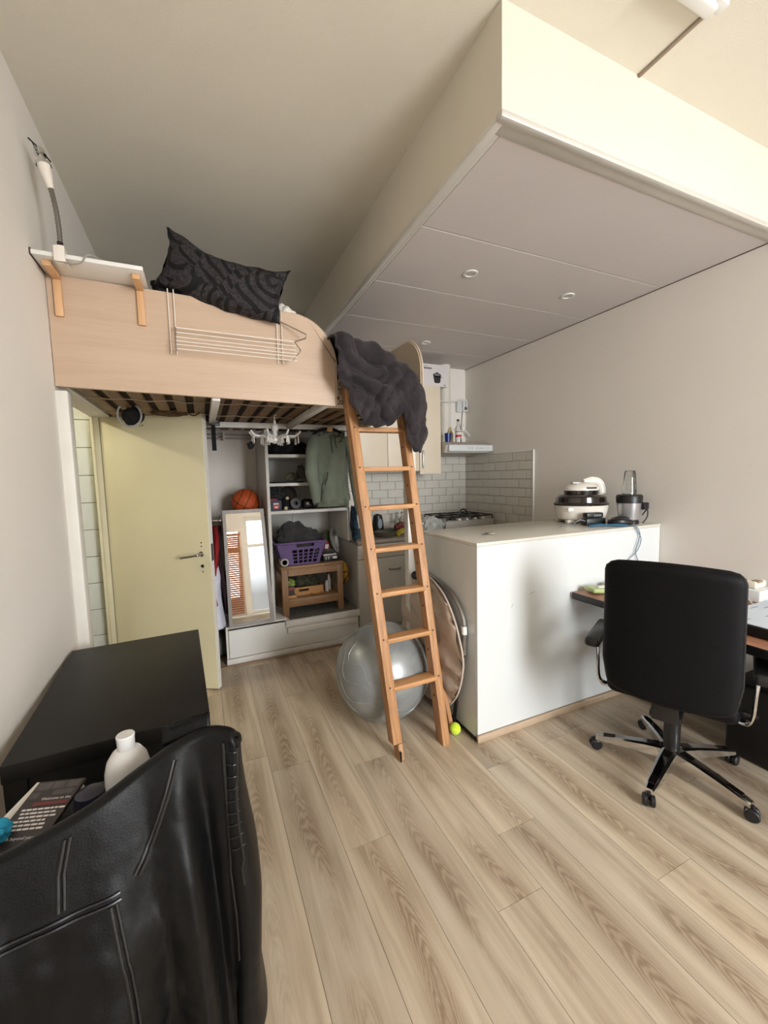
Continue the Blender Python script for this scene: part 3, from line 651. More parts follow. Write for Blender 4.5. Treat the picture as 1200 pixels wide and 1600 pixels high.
b = bm_new(); box(b, (0.80, YF-0.016, 0.34), (0.804, YF-0.012, 1.2)); mk('panel_seam', b, plain('seam_grey', rgb(140, 138, 132), 0.7), sh)
for xa, xb in ((0.815, 0.905), (0.925, 0.975)):
    b = bm_new(); box(b, (xa, YF-0.028, 1.160), (xb, YF-0.012, 1.176), 0.003); mk('wall_clip', b, WHITE, sh)
b = bm_new(); box(b, (0.14, 3.60, 1.160), (0.484, YF-0.01, 1.18), 0.002)
one('corner_shelf', b, GREYW, 'small shelf behind the mirror that carries the basketball', 'shelf', (0.31, 3.8, 1.16))
# clothes rods
b = bm_new(); cyl(b, (-0.55, 3.62, 1.168), (0.48, 3.62, 1.168), 0.012); one('clothes_rod', b, CHROME, 'chrome clothes rod beside the mirror carrying red and white clothes', 'clothes rod', (0.0, 3.62, 1.156))
cr_ = thing('closet_rail', 'pair of thin white rails high on the closet wall under the loft', 'rail', (0.0, YF-0.05, 1.80))
for zz in (1.905, 1.872):
    b = bm_new(); cyl(b, (-0.5, YF-0.09, zz), (0.486, YF-0.09, zz), 0.007); mk('rod', b, plain('grey_rod', rgb(150, 146, 140), 0.4, 0.5), cr_)
b = bm_new(); box(b, (0.20, YF-0.12, 1.855), (0.215, YF, 1.925), 0.003); mk('bracket', b, GREYW, cr_)
# strap hanging from the beam
st = thing('hanging_strap', 'short black strap with buckle hanging from the bed beam', 'strap', (0.10, 3.25, 1.72))
b = bm_new(); box(b, (0.088, 3.246, 1.715), (0.118, 3.252, 1.93), 0.002); mk('webbing', b, BLACKF, st)
b = bm_new(); box(b, (0.075, 3.238, 1.895), (0.15, 3.256, 1.925), 0.005); box(b, (0.10, 3.236, 1.915), (0.14, 3.258, 1.945), 0.005); mk('buckle', b, BLACKP, st)
# coiled hook / cup under the slats above the door
ck = thing('coiled_cable', 'coiled grey cable and dark bag hanging under the slats above the door', 'cable coil', (-0.37, 2.95, 1.9))
b = bm_new(); tube(b, [V((-0.37+0.062*math.cos(a_), 2.90, 1.905+0.07*math.sin(a_))) for a_ in [R(110+k*16) for k in range(20)]], 0.006, 8); mk('loop', b, plain('grey_cable', rgb(150, 150, 148), 0.5), ck)
b = bm_new(); blob(b, (-0.36, 2.95, 1.90), (0.055, 0.03, 0.055), 0.25, 2, 11, False); mk('dark_bag', b, BLACKC, ck)
b = bm_new(); tube(b, catmull([(-0.26, 3.0, 1.965), (-0.2, 3.0, 1.935), (-0.1, 3.02, 1.965), (-0.02, 3.02, 1.93), (0.03, 3.03, 1.965)], 8), 0.005, 6); blob(b, (-0.17, 3.06, 1.945), (0.10, 0.04, 0.02), 0.3, 3, 4, False); mk('tangle', b, plain('brown_tangle', rgb(84, 60, 38), 0.9), ck)
# mirror -----------------------------------------------------
mr = thing('leaning_mirror', 'tall silver framed mirror leaning in the closet', 'mirror', (0.31, 3.44, 0.318))
def mpt(u, v, d=0.0):  # u 0..1 left-right, v 0..1 bottom-top
    A = V((0.139, 3.410, 0.321)); Bq = V((0.489, 3.410, 0.321)); Cq = V((0.462, 3.535, 1.253)); D_ = V((0.140, 3.535, 1.253))
    p = (A*(1-u)+Bq*u)*(1-v) + (D_*(1-u)+Cq*u)*v
    return p + V((0, -0.991, 0.133))*d
def mquad(bb, u0, u1, v0, v1, d0, d1):
    A = [bb.verts.new(mpt(u, v, d0)) for u, v in ((u0, v0), (u1, v0), (u1, v1), (u0, v1))]; Bv = [bb.verts.new(mpt(u, v, d1)) for u, v in ((u0, v0), (u1, v0), (u1, v1), (u0, v1))]
    bb.faces.new(A[::-1]); bb.faces.new(Bv)
    for i in range(4): bb.faces.new((A[i], A[(i+1) % 4], Bv[(i+1) % 4], Bv[i]))
fw = 0.075; fh = 0.030
SILVER = plain('silver_frame', rgb(122, 116, 110), 0.42, 0.4, 0.06, 30)
b = bm_new(); mquad(b, 0, fw, 0, 1, 0, 0.022); mquad(b, 1-fw, 1, 0, 1, 0, 0.022); mquad(b, fw, 1-fw, 0, fh, 0, 0.022); mquad(b, fw, 1-fw, 1-fh, 1, 0, 0.022); mk('frame', b, SILVER, mr, False)
b = bm_new(); mquad(b, fw, 1-fw, fh, 1-fh, 0.002, 0.010); mk('glass', b, plain('mirror_silver', (0.93, 0.94, 0.92, 1), 0.01, 1.0, 0.0), mr, False)
# basketball
bb_ = V((0.345, 3.765, 1.30)); br = 0.12
bk = thing('basketball', 'orange basketball on the shelf above the mirror', 'ball', (bb_.x, bb_.y, bb_.z-br))
b = bm_new(); bmesh.ops.create_uvsphere(b, u_segments=40, v_segments=24, radius=br)
for v in b.verts: v.co += bb_
mk('ball', b, plain('orange_rubber', rgb(196, 84, 32), 0.6, 0, 0.08, 8, 0.4, 420), bk)
b = bm_new(); rs = br+0.0006
RM = Matrix.Rotation(R(28), 4, 'Y') @ Matrix.Rotation(R(20), 4, 'X')
def ringp(f): return [bb_ + RM @ f(2*PI*k/48) for k in range(48)]
for f in (lambda a: V((rs*math.cos(a), rs*math.sin(a), 0)), lambda a: V((0, rs*math.cos(a), rs*math.sin(a))),
          lambda a: V((0.066, 0, 0)) + V((0, math.cos(a), math.sin(a)))*0.1003, lambda a: V((-0.066, 0, 0)) + V((0, math.cos(a), math.sin(a)))*0.1003):
    tube(b, ringp(f), 0.0026, 6, closed=True)
mk('seam', b, INK, bk)
# clothes on the rod: garments hang across the rod, seen edge-on
def garment(name, label, mat, x, ytop, z0, z1, wy, thick, seed, flare=0.0):
    t = thing(name, label, 'garment', (x, ytop, z0), 0, 'clothes on the lower closet rod')
    def fn(u, v):
        a = u*2*PI; z = z1 - (z1-z0)*v
        sh_ = min(1.0, 0.25 + v*3.0); k = 1 + 0.25*fbm((math.cos(a)*1.5+seed, math.sin(a)*1.5, v*1.6+seed), 3)
        return V((x + math.cos(a)*thick*(0.5+flare*v)*k*(0.4+0.6*sh_) + 0.018*math.sin(v*5+seed), ytop + math.sin(a)*wy*0.5*sh_*k, z))
    bb = bm_new(); surf(bb, fn, 28, 20, True); mk('cloth', bb, mat, t, ang=180, mods=(('SOLIDIFY', {'thickness': 0.004}),))
    bb = bm_new(); tube(bb, [V((x, 3.62, z1-0.01)), V((x, 3.62, 1.135))] + [V((x, 3.62+0.018*math.sin(R(a)), 1.165-0.018*math.cos(R(a))+0.0)) for a in range(60, 300, 30)], 0.002, 6); mk('hanger', bb, STEEL, t)
garment('red_garment', 'red garment hanging beside the mirror', RED, 0.065, 3.60, 0.52, 1.125, 0.42, 0.065, 1)
garment('white_garment', 'pale lavender white garment with long sleeve hanging beside the door edge', LAV, 0.045, 3.50, 0.325, 0.86, 0.22, 0.10, 2, 0.3)
garment('dark_garment', 'dark maroon garment hanging closest to the mirror', plain('dark_maroon_cloth', rgb(40, 20, 24), 0.95, 0, 0.2, 10), 0.118, 3.66, 0.42, 1.12, 0.45, 0.06, 3)
b = bm_new(); lathe(b, [(0, 0), (0.06, 0.004), (0.115, 0.05), (0.13, 0.11), (0.115, 0.17), (0.06, 0.235), (0.03, 0.29), (0.02, 0.32), (0, 0.325)], 26, (0.03, 3.68, 0.0)); one('grey_punch_bag', b, plain('grey_rubber', rgb(96, 100, 100), 0.45, 0, 0.05), 'grey teardrop rubber ball on the floor beside the white platform', 'ball', (0.03, 3.68, 0))
# chandelier -------------------------------------------------
cx_, cy_ = 0.50, 3.0
ch = thing('clothespin_chandelier', 'white plastic chandelier shaped peg hanger under the loft bed', 'peg hanger', (cx_, cy_, 1.745))
CW = plain('white_plastic', rgb(222, 219, 212), 0.4, 0, 0.03)
b = bm_new(); lathe(b, [(0, 1.748), (0.018, 1.75), (0.034, 1.765), (0.036, 1.785), (0.026, 1.80), (0.018, 1.815), (0.016, 1.835), (0.024, 1.845), (0.026, 1.865), (0.018, 1.882), (0.010, 1.89), (0.008, 1.91), (0, 1.915)], 20, (cx_, cy_, 0)); mk('stem', b, CW, ch)
b = bm_new(); tube(b, [V((cx_, cy_, 1.91)), V((cx_, cy_, 1.945)), V((cx_+0.012, cy_, 1.955)), V((cx_+0.016, cy_, 1.945))], 0.003, 8); mk('hook', b, CW, ch)
for k in range(8):
    a = R(k*45+20); d = V((math.cos(a), math.sin(a), 0)); c0 = V((cx_, cy_, 0))
    b = bm_new(); tube(b, catmull([c0+d*0.03+V((0, 0, 1.785)), c0+d*0.09+V((0, 0, 1.80)), c0+d*0.14+V((0, 0, 1.80)), c0+d*0.165+V((0, 0, 1.812)), c0+d*0.182+V((0, 0, 1.835))], 6), [0.009-0.003*(q/24) for q in range(25)], 8); am = mk('arm', b, CW, ch)
    for rr in (0.165, 0.10):
        pc = c0+d*rr; e = V((-d.y, d.x, 0))
        b = bm_new(); box(b, (-0.003, -0.005, -0.05), (0.003, 0.005, 0.0), 0.001, 1, Matrix.Translation(pc+V((0, 0, 1.797))) @ Matrix.Rotation(a, 4, 'Z') @ Matrix.Rotation(R(9), 4, 'X'))
        box(b, (-0.003, -0.005, -0.05), (0.003, 0.005, 0.0), 0.001, 1, Matrix.Translation(pc+V((0, 0, 1.797))) @ Matrix.Rotation(a, 4, 'Z') @ Matrix.Rotation(R(-9), 4, 'X')); mk('peg', b, CW, am)
b = bm_new(); blob(b, (cx_-0.17, cy_-0.02, 1.735), (0.022, 0.02, 0.022), 0.5, 2, 6, False, 3); one('dangling_trinket', b, BLACKC, 'small dark trinket clipped to the peg chandelier', 'trinket', (cx_-0.17, cy_-0.02, 1.72))
# hoodie -----------------------------------------------------
hd = thing('hoodie', 'sage green hoodie on a wooden hanger in front of the shelves', 'hoodie', (0.99, 3.34, 1.26))
hx, hy = 1.005, 3.33
prof = [(0.0, 1.875, 0.05, 0.03), (0.06, 1.865, 0.085, 0.04), (0.14, 1.838, 0.160, 0.05), (0.22, 1.80, 0.185, 0.06), (0.4, 1.68, 0.165, 0.068), (0.6, 1.53, 0.155, 0.07), (0.8, 1.40, 0.155, 0.068), (0.93, 1.315, 0.16, 0.064), (1.0, 1.275, 0.14, 0.058)]
def torso(u, v):
    zs = [p[0] for p in prof]; z = interp(zs, [p[1] for p in prof], v); w = 0.86*interp(zs, [p[2] for p in prof], v); d = interp(zs, [p[3] for p in prof], v)
    a = u*2*PI; f = 0.014*math.sin(a*7+v*3+2*fbm((v*3, 1, 2), 2))*min(1, v*1.6) + 0.022*fbm((math.cos(a)*2, math.sin(a)*2, v*3), 3)
    return V((hx + math.cos(a)*(w+f), hy + math.sin(a)*(d+f), z + 0.018*math.cos(a)*(-1)*v*0.0))
b = bm_new(); surf(b, torso, 48, 40, True); mk('body', b, GREENC, hd, ang=180, mods=(('SOLIDIFY', {'thickness': 0.005}),))
def sleeve(pts, rs_, name='sleeve'):
    P = catmull(pts, 8); n = len(P); rr = []
    for i in range(n):
        t = i/(n-1); rr.append(interp([k/(len(rs_)-1) for k in range(len(rs_))], rs_, t)*(1+0.10*fbm((t*7, pts[0][0]*9, 3), 3)))
    bb = bm_new(); tube(bb, P, rr, 16); mk(name, bb, GREENC, hd, ang=60)
sleeve([(0.875, 3.32, 1.835), (0.838, 3.285, 1.72), (0.818, 3.265, 1.55), (0.842, 3.255, 1.40), (0.848, 3.255, 1.30)], [0.040, 0.052, 0.050, 0.044, 0.032])
sleeve([(1.135, 3.32, 1.835), (1.19, 3.30, 1.72), (1.205, 3.30, 1.55), (1.215, 3.30, 1.40), (1.235, 3.31, 1.27), (1.225, 3.31, 1.17)], [0.045, 0.055, 0.052, 0.046, 0.040, 0.012])
b = bm_new(); surf(b, lambda u, v: V((hx+math.cos(u*2*PI)*(0.134+0.004*math.sin(u*60)), hy+math.sin(u*2*PI)*0.068, 1.315-0.055*v)), 64, 4, True); mk('hem_band', b, plain('sage_rib', rgb(104, 112, 96), 0.95, 0, 0.1, 60), hd, ang=180)
poly = [(-0.095, 1.35), (0.10, 1.35), (0.10, 1.45), (0.06, 1.53), (-0.055, 1.53), (-0.095, 1.45)]
b = bm_new(); prism(b, poly, lambda u, v, t: V((hx+u, hy-0.086+t+abs(u)*0.25, v)), 0, 0.012); mk('front_pocket', b, GREENC, hd, ang=30)
b = bm_new(); tube(b, catmull([(0.945, 3.236, 1.545), (0.94, 3.232, 1.50), (0.915, 3.235, 1.44)], 6), 0.0035, 6); mk('pocket_seam', b, BLACKC, hd)
b = bm_new(); surf(b, lambda u, v: V((hx+math.cos(u*PI)*(0.085-0.03*v), hy-0.045-0.02*math.sin(u*PI)+0.09*v, 1.865+0.045*v*math.sin(u*PI)-0.05*math.sin(u*PI)*(1-v))), 20, 8); mk('hood', b, GREENC, hd, ang=180, mods=(('SOLIDIFY', {'thickness': 0.012}),))
for dx, zl in ((-0.015, 1.70), (0.02, 1.74)):
    b = bm_new(); tube(b, catmull([(hx+dx, hy-0.07, 1.845), (hx+dx-0.004, hy-0.083, 1.80), (hx+dx+0.004, hy-0.085, zl)], 8), 0.0035, 6); mk('drawstring', b, INK, hd)
b = bm_new(); tube(b, catmull([(hx+0.03, hy-0.08, 1.84), (hx+0.07, hy-0.085, 1.835), (hx+0.068, hy-0.085, 1.795), (hx+0.045, hy-0.085, 1.79)], 8), 0.004, 6); mk('drawstring_loop', b, INK, hd)
hg = thing('clothes_hanger', 'wooden clothes hanger with dark arms holding the green hoodie', 'hanger', (hx-0.01, hy, 1.87))
b = bm_new(); box(b, (hx-0.03, hy-0.014, 1.875), (hx+0.022, hy+0.014, 1.925), 0.01, 3); mk('hanger_body', b, PINEB, hg)
b = bm_new(); tube(b, catmull([(hx-0.15, hy+0.01, 1.85), (hx-0.09, hy, 1.89), (hx-0.02, hy, 1.905)], 6), [0.012]*13, 8); tube(b, catmull([(hx+0.12, hy+0.01, 1.85), (hx+0.07, hy, 1.885), (hx+0.01, hy, 1.905)], 6), [0.012]*13, 8); mk('hanger_arm', b, BLACKC, hg)
b = bm_new(); tube(b, [V((hx, hy, 1.92)), V((hx, hy, 1.945)), V((hx, hy+0.02, 1.955)), V((hx, hy+0.035, 1.953))], 0.003, 6); mk('hook', b, STEEL, hg)
# blue patterned bag at the hoodie's right
b = bm_new(); blob(b, (1.218, 3.40, 1.09), (0.026, 0.07, 0.16), 0.25, 2, 8, False); one('blue_bag', b, plain('navy_white_print', rgb(40, 64, 84), 0.8, 0, 1.2, 14), 'navy and white patterned bag hanging right of the shelves', 'bag', (1.218, 3.40, 0.95))
# niche side table -------------------------------------------
tb = thing('side_table', 'small brown oak side table with low shelf on the platform', 'table', (0.855, 3.66, 0.304))
TX0, TX1, TY0, TY1, TZ = 0.578, 1.132, 3.485, 3.86, 0.745; Z0 = 0.3045
b = bm_new(); box(b, (TX0, TY0, TZ-0.028), (TX1, TY1, TZ), 0.003); mk('tabletop', b, OAK, tb)
b = bm_new(); box(b, (TX0+0.06, TY0+0.006, TZ-0.085), (TX1-0.05, TY0+0.03, TZ-0.028)); mk('apron', b, OAK, tb, False)
b = bm_new(); box(b, (TX0+0.006, TY0+0.05, TZ-0.085), (TX0+0.03, TY1-0.05, TZ-0.028)); mk('apron', b, OAK, tb, False)
for xx in (TX0+0.004, TX1-0.056):
    for yy in (TY0+0.004, TY1-0.056):
        b = bm_new(); box(b, (xx, yy, Z0), (xx+0.052, yy+0.052, TZ-0.028), 0.003); mk('leg', b, OAKZ, tb)
b = bm_new(); box(b, (TX0+0.056, TY0+0.010, 0.385), (TX1-0.056, TY0+0.03, 0.455), 0.002); mk('lower_rail', b, OAK, tb)
b = bm_new(); box(b, (TX0+0.03, TY0+0.03, 0.44), (TX1-0.03, TY1-0.03, 0.456), 0.002); mk('lower_shelf', b, OAK, tb)
# things on the table's low shelf
tr = thing('wooden_tray', 'shallow wooden tray with handle slot on the low table shelf', 'tray', (0.83, 3.62, 0.4565))
BAM = plain('bamboo', rgb(176, 128, 74), 0.5, 0, 0.08, 20)
b = bm_new(); box(b, (0.70, 3.58, 0.457), (0.965, 3.78, 0.465)); mk('tray_floor', b, BAM, tr, False)
b = bm_new(); box(b, (0.70, 3.572, 0.457), (0.74, 3.584, 0.53)); box(b, (0.83, 3.572, 0.457), (0.965, 3.584, 0.53)); box(b, (0.74, 3.572, 0.512), (0.83, 3.584, 0.53)); box(b, (0.74, 3.572, 0.457), (0.83, 3.584, 0.492)); mk('tray_front', b, BAM, tr, False)
for xx in (0.70, 0.955):
    b = bm_new(); box(b, (xx, 3.584, 0.457), (xx+0.01, 3.78, 0.52)); mk('tray_side', b, BAM, tr, False)
b = bm_new(); blob(b, (0.83, 3.70, 0.555), (0.13, 0.065, 0.085), 0.3, 2.5, 21); one('camouflage_cloth', b, plain('camo_cloth', rgb(58, 56, 40), 0.95, 0, 0.7, 26), 'dark camouflage cloth heaped in the wooden tray', 'cloth', (0.83, 3.70, 0.51))
t = thing('small_carton', 'small dark carton with red print at the left of the low shelf', 'box', (0.665, 3.55, 0.4565))
b = bm_new(); box(b, (0.637, 3.525, 0.482), (0.692, 3.575, 0.56), 0.002); mk('carton', b, plain('carton_dark', rgb(66, 54, 52), 0.6), t)
b = bm_new(); box(b, (0.645, 3.5235, 0.53), (0.683, 3.525, 0.55)); mk('print_patch', b, plain('print_red', rgb(150, 50, 46), 0.6), t, False)
b = bm_new(); box(b, (0.63, 3.515, 0.4565), (0.71, 3.585, 0.481), 0.003); one('wood_block', b, BAM, 'flat pale wooden block under the small dark carton', 'block', (0.67, 3.55, 0.4565))
b = bm_new(); blob(b, (0.668, 3.55, 0.585), (0.034, 0.026, 0.036), 0.4, 2, 3); one('green_packet', b, plain('green_foil', rgb(120, 136, 56), 0.4, 0, 0.5, 18), 'green and white packet on top of the small dark carton', 'packet', (0.668, 3.55, 0.561))
for k, (xx, hh, lab) in enumerate(((1.005, 0.115, 'small white bottle on the low table shelf, left of the pair'), (1.04, 0.16, 'taller pale bottle at the right end of the low table shelf'))):
    t = thing('small_bottle', lab, 'bottle', (xx, 3.60+0.05*k, 0.4565), 0, 'bottles on the low table shelf')
    b = bm_new(); lathe(b, [(0, 0), (0.017, 0), (0.018, hh*0.6), (0.010, hh*0.78), (0.009, hh*0.9), (0, hh*0.9)], 16, (xx, 3.60+0.05*k, 0.457)); mk('bottle_body', b, plain('milky_plastic', rgb(196, 188, 180), 0.35), t)
    b = bm_new(); lathe(b, [(0, hh*0.9), (0.011, hh*0.9), (0.010, hh), (0, hh)], 14, (xx, 3.60+0.05*k, 0.457)); mk('cap', b, plain('maroon_cap', rgb(92, 34, 40), 0.4), t)
b = bm_new(); lathe(b, [(0, 0), (0.04, 0.0), (0.055, 0.012), (0.052, 0.012), (0.04, 0.004), (0, 0.004)], 20, (0.90, 3.545, 0.457)); one('small_dish', b, BAM, 'little wooden dish in front of the tray', 'dish', (0.90, 3.545, 0.457))
yb = thing('yellow_bag', 'yellow net bag with black ties hanging beside the oak table', 'bag', (1.17, 3.60, 0.52))
b = bm_new(); blob(b, (1.168, 3.58, 0.62), (0.042, 0.06, 0.10), 0.2, 2, 12, False); mk('bag', b, plain('yellow_plastic', rgb(176, 132, 40), 0.5, 0, 0.25, 14), yb)
b = bm_new(); tube(b, catmull([(1.135, 3.56, 0.64), (1.155, 3.522, 0.63), (1.18, 3.522, 0.64), (1.195, 3.53, 0.60), (1.16, 3.53, 0.56), (1.15, 3.56, 0.50)], 6), 0.005, 6); mk('tie', b, INK, yb)
# laundry basket ---------------------------------------------
lb = thing('laundry_basket', 'purple plastic laundry basket full of dark clothes on the oak table', 'basket', (0.765, 3.66, 0.746))
bz0, bz1 = 0.747, 0.945
def bpt(side, s, t, off=0.0):  # side 0 front,1 right,2 back,3 left; s -1..1, t 0..1
    hx_ = 0.160+0.055*t; hy_ = 0.13+0.045*t; z = bz0+(bz1-bz0)*t; cxx, cyy = 0.765, 3.66
    if side == 0: return V((cxx+s*hx_, cyy-hy_-off, z))
    if side == 1: return V((cxx+hx_+off, cyy+s*hy_, z))
    if side == 2: return V((cxx-s*hx_, cyy+hy_+off, z))
    return V((cxx-hx_-off, cyy-s*hy_, z))
def bpanel(bb, side, s0, s1, t0, t1):
    A = [bb.verts.new(bpt(side, s, t, 0)) for s, t in ((s0, t0), (s1, t0), (s1, t1), (s0, t1))]; Bv = [bb.verts.new(bpt(side, s, t, -0.004)) for s, t in ((s0, t0), (s1, t0), (s1, t1), (s0, t1))]
    bb.faces.new(A); bb.faces.new(Bv[::-1])
    for i in range(4): bb.faces.new((A[i], Bv[i], Bv[(i+1) % 4], A[(i+1) % 4]))
for side in range(4):
    b = bm_new()
    s_lo, s_hi = (-0.42, 0.82) if side == 0 else (-0.75, 0.75)
    bpanel(b, side, -1, s_lo, 0, 1); bpanel(b, side, s_hi, 1, 0, 1); bpanel(b, side, s_lo, s_hi, 0, 0.07); bpanel(b, side, s_lo, s_hi, 0.68, 0.80)
    hs0, hs1 = -0.22, 0.52
    bpanel(b, side, s_lo, hs0, 0.80, 1); bpanel(b, side, hs1, s_hi, 0.80, 1); bpanel(b, side, hs0, hs1, 0.95, 1)
    for r in range(1, 4): bpanel(b, side, s_lo, s_hi, 0.07+0.1525*r-0.02, 0.07+0.1525*r+0.02)
    n_ = 5
    for c in range(1, n_):
        s = s_lo+(s_hi-s_lo)*c/n_
        for r in range(4): bpanel(b, side, s-0.035, s+0.035, 0.07+0.1525*r+(0.02 if r else 0), 0.07+0.1525*(r+1)-(0.02 if r < 3 else 0))
    mk('side_wall', b, PURPLE, lb, False)
b = bm_new(); tube(b, [bpt(0, -0.9, 1, .004), bpt(0, 0.9, 1, .004), bpt(1, -0.9, 1, .004), bpt(1, 0.9, 1, .004), bpt(2, -0.9, 1, .004), bpt(2, 0.9, 1, .004), bpt(3, -0.9, 1, .004), bpt(3, 0.9, 1, .004)], 0.010, 8, closed=True); mk('rim', b, PURPLE, lb)
b = bm_new(); box(b, (0.765-0.158, 3.66-0.128, 0.747), (0.765+0.158, 3.66+0.128, 0.751)); mk('base', b, PURPLE, lb, False)
b = bm_new(); blob(b, (0.75, 3.67, 0.955), (0.185, 0.14, 0.135), 0.38, 1.6, 17); one('laundry_pile', b, DARKC, 'dark grey crumpled clothes heaped in the purple basket', 'clothes', (0.75, 3.67, 0.885))
b = bm_new(); blob(b, (0.765, 3.66, 0.81), (0.15, 0.115, 0.09), 0.1, 2, 19); one('laundry_underlayer', b, BLACKC, 'black clothes visible through the holes of the purple basket', 'clothes', (0.765, 3.66, 0.752))
b = bm_new(); lathe(b, [(0.022, 0), (0.035, 0), (0.035, 0.10), (0.022, 0.10), (0.022, 0)], 20, (0.615, 3.50, 0.782), Matrix.Rotation(R(-90), 4, 'X')); one('paper_roll', b, plain('grey_white_roll', rgb(176, 170, 164), 0.7), 'greyish paper roll lying left of the purple basket', 'roll', (0.615, 3.50, 0.747))
for k, (z0, z1, m_, lab, w) in enumerate(((0.746, 0.80, BLACKP, 'thick black box with white print under the books', 0.145), (0.801, 0.812, PAPER, 'thin white book between two dark ones on the oak table', 0.12), (0.813, 0.842, DARKC, 'dark grey book on top of the pile on the oak table', 0.105))):
    b = bm_new(); box(b, (0.965, 3.53, z0), (0.965+w, 3.70, z1), 0.003); one('stacked_book' if k else 'black_box', b, m_, lab, 'book' if k else 'box', (0.965+w/2, 3.615, z0))
pb = bpy.data.objects['black_box']
for k, (xa, xb_, za, zb_) in enumerate(((0.985, 0.990, 0.762, 0.788), (1.01, 1.014, 0.762, 0.788), (1.05, 1.09, 0.768, 0.788))):
    b = bm_new(); box(b, (xa, 3.5285, za), (xb_, 3.5298, zb_)); mk('print_mark', b, PAPER, pb, False)
b = bm_new(); lathe(b, [(0, 0), (0.05, 0.006), (0.10, 0.008), (0.128, 0.020), (0.128, 0.025), (0.10, 0.014), (0, 0.012)], 32, (1.075, 3.76, 0.874), Matrix.Rotation(R(62), 4, 'Z') @ Matrix.Rotation(R(76), 4, 'X')); one('green_platter', b, plain('olive_green_plate', rgb(86, 98, 46), 0.4, 0, 0.1), 'round olive green platter standing behind the basket', 'platter', (1.075, 3.76, 0.745))
b = bm_new(); lathe(b, [(0, 0), (0.05, 0.006), (0.10, 0.010), (0.125, 0.034), (0.125, 0.038), (0.10, 0.016), (0, 0.012)], 32, (1.125, 3.80, 0.885), Matrix.Rotation(R(62), 4, 'Z') @ Matrix.Rotation(R(78), 4, 'X')); one('white_platter', b, plain('white_ceramic', rgb(206, 206, 202), 0.3), 'white round dish standing behind the olive green platter', 'platter', (1.125, 3.80, 0.76))
t = thing('snack_packet', 'red and white snack packet beside the purple basket', 'packet', (1.01, 3.60, 0.843))
b = bm_new(); blob(b, (1.01, 3.60, 0.875), (0.035, 0.018, 0.05), 0.25, 2, 23); mk('packet', b, plain('red_foil', rgb(150, 44, 40), 0.4), t)
b = bm_new(); box(b, (-0.016, -0.0015, -0.02), (0.016, 0.0015, 0.02), 0, 1, Matrix.Translation((1.012, 3.579, 0.875)) @ Matrix.Rotation(R(14), 4, 'Y')); mk('label_patch', b, PAPER, t, False)
# on the shelves
b = bm_new(); blob(b, (0.66, 3.66, 1.765), (0.135, 0.14, 0.085), 0.3, 2, 31); blob(b, (0.80, 3.70, 1.755), (0.1, 0.12, 0.07), 0.3, 2, 32); one('dark_clothes_heap', b, BLACKC, 'black folded clothes on the top closet shelf', 'clothes', (0.7, 3.68, 1.702))
b = bm_new(); blob(b, (0.73, 3.62, 1.508), (0.055, 0.05, 0.045), 0.2, 2, 33); one('khaki_pouch', b, plain('khaki_canvas', rgb(104, 100, 80), 0.9, 0, 0.2, 12), 'khaki pouch on the middle closet shelf', 'pouch', (0.73, 3.62, 1.465))
b = bm_new(); blob(b, (0.82, 3.64, 1.54), (0.04, 0.05, 0.08), 0.3, 2, 34); one('brown_cloth_heap', b, plain('brown_cloth', rgb(84, 74, 60), 0.95, 0, 0.3, 14), 'brown crumpled cloth on the middle closet shelf behind the hoodie sleeve', 'cloth', (0.82, 3.64, 1.463))
b = bm_new(); box(b, (0.52, 3.47, 1.464), (0.80, 3.60, 1.474), 0.003); one('dark_mat', b, BLACKC, 'flat dark mat lying on the middle closet shelf', 'mat', (0.66, 3.53, 1.464))
nb = thing('navy_box', 'small navy gift box with red and white logo on the lowest closet shelf', 'box', (0.567, 3.53, 1.231))
b = bm_new(); box(b, (0.520, 3.50, 1.232), (0.612, 3.57, 1.318), 0.003); mk('carton', b, plain('navy_card', rgb(60, 62, 82), 0.6), nb)
b = bm_new(); box(b, (0.520, 3.50, 1.318), (0.575, 3.56, 1.332), 0.003); mk('red_lid', b, plain('red_card', rgb(150, 30, 40), 0.5), nb)
b = bm_new(); lathe(b, [(0, 0), (0.026, 0), (0.026, 0.0015), (0, 0.0015)], 18, (0.566, 3.4995, 1.268), Matrix.Rotation(R(90), 4, 'X'), 1.0, 0.85); mk('red_emblem', b, plain('red_print', rgb(190, 60, 52), 0.5), nb)
b = bm_new()
for k in range(5): box(b, (0.543+0.009*k, 3.4975, 1.283+0.002*(k % 2)), (0.550+0.009*k, 3.499, 1.296+0.002*(k % 2)))
box(b, (0.555, 3.4970, 1.255), (0.578, 3.4985, 1.268)); mk('white_emblem', b, PAPER, nb, False)
b = bm_new(); blob(b, (0.60, 3.72, 1.325), (0.085, 0.09, 0.12), 0.3, 2.2, 41); one('black_textile_heap', b, plain('black_white_cloth', rgb(44, 42, 44), 0.9, 0, 0.9, 40), 'dark speckled cloth heap behind the navy box', 'cloth', (0.60, 3.72, 1.26))
b = bm_new(); tube(b, [V((0.70+0.062*math.cos(R(a)), 3.66, 1.345+0.078*math.sin(R(a)))) for a in range(-40, 225, 12)], 0.012, 8); one('headphones', b, BLACKP, 'black headphone band standing on the lowest closet shelf', 'headphones', (0.70, 3.66, 1.28))
b = bm_new(); lathe(b, [(0.018, -0.02), (0.045, -0.02), (0.05, 0), (0.045, 0.02), (0.018, 0.02), (0.018, -0.02)], 24, (0.735, 3.54, 1.283), Matrix.Rotation(R(80), 4, 'X')); one('tape_roll', b, plain('dark_tape', rgb(52, 46, 46), 0.5), 'dark tape roll standing on the lowest closet shelf', 'tape roll', (0.735, 3.54, 1.232))
t = thing('black_case', 'black rounded case with white button on the lowest closet shelf', 'case', (0.845, 3.58, 1.231))
b = bm_new(); box(b, (0.80, 3.53, 1.232), (0.90, 3.64, 1.318), 0.03, 4); mk('case', b, BLACKP, t)
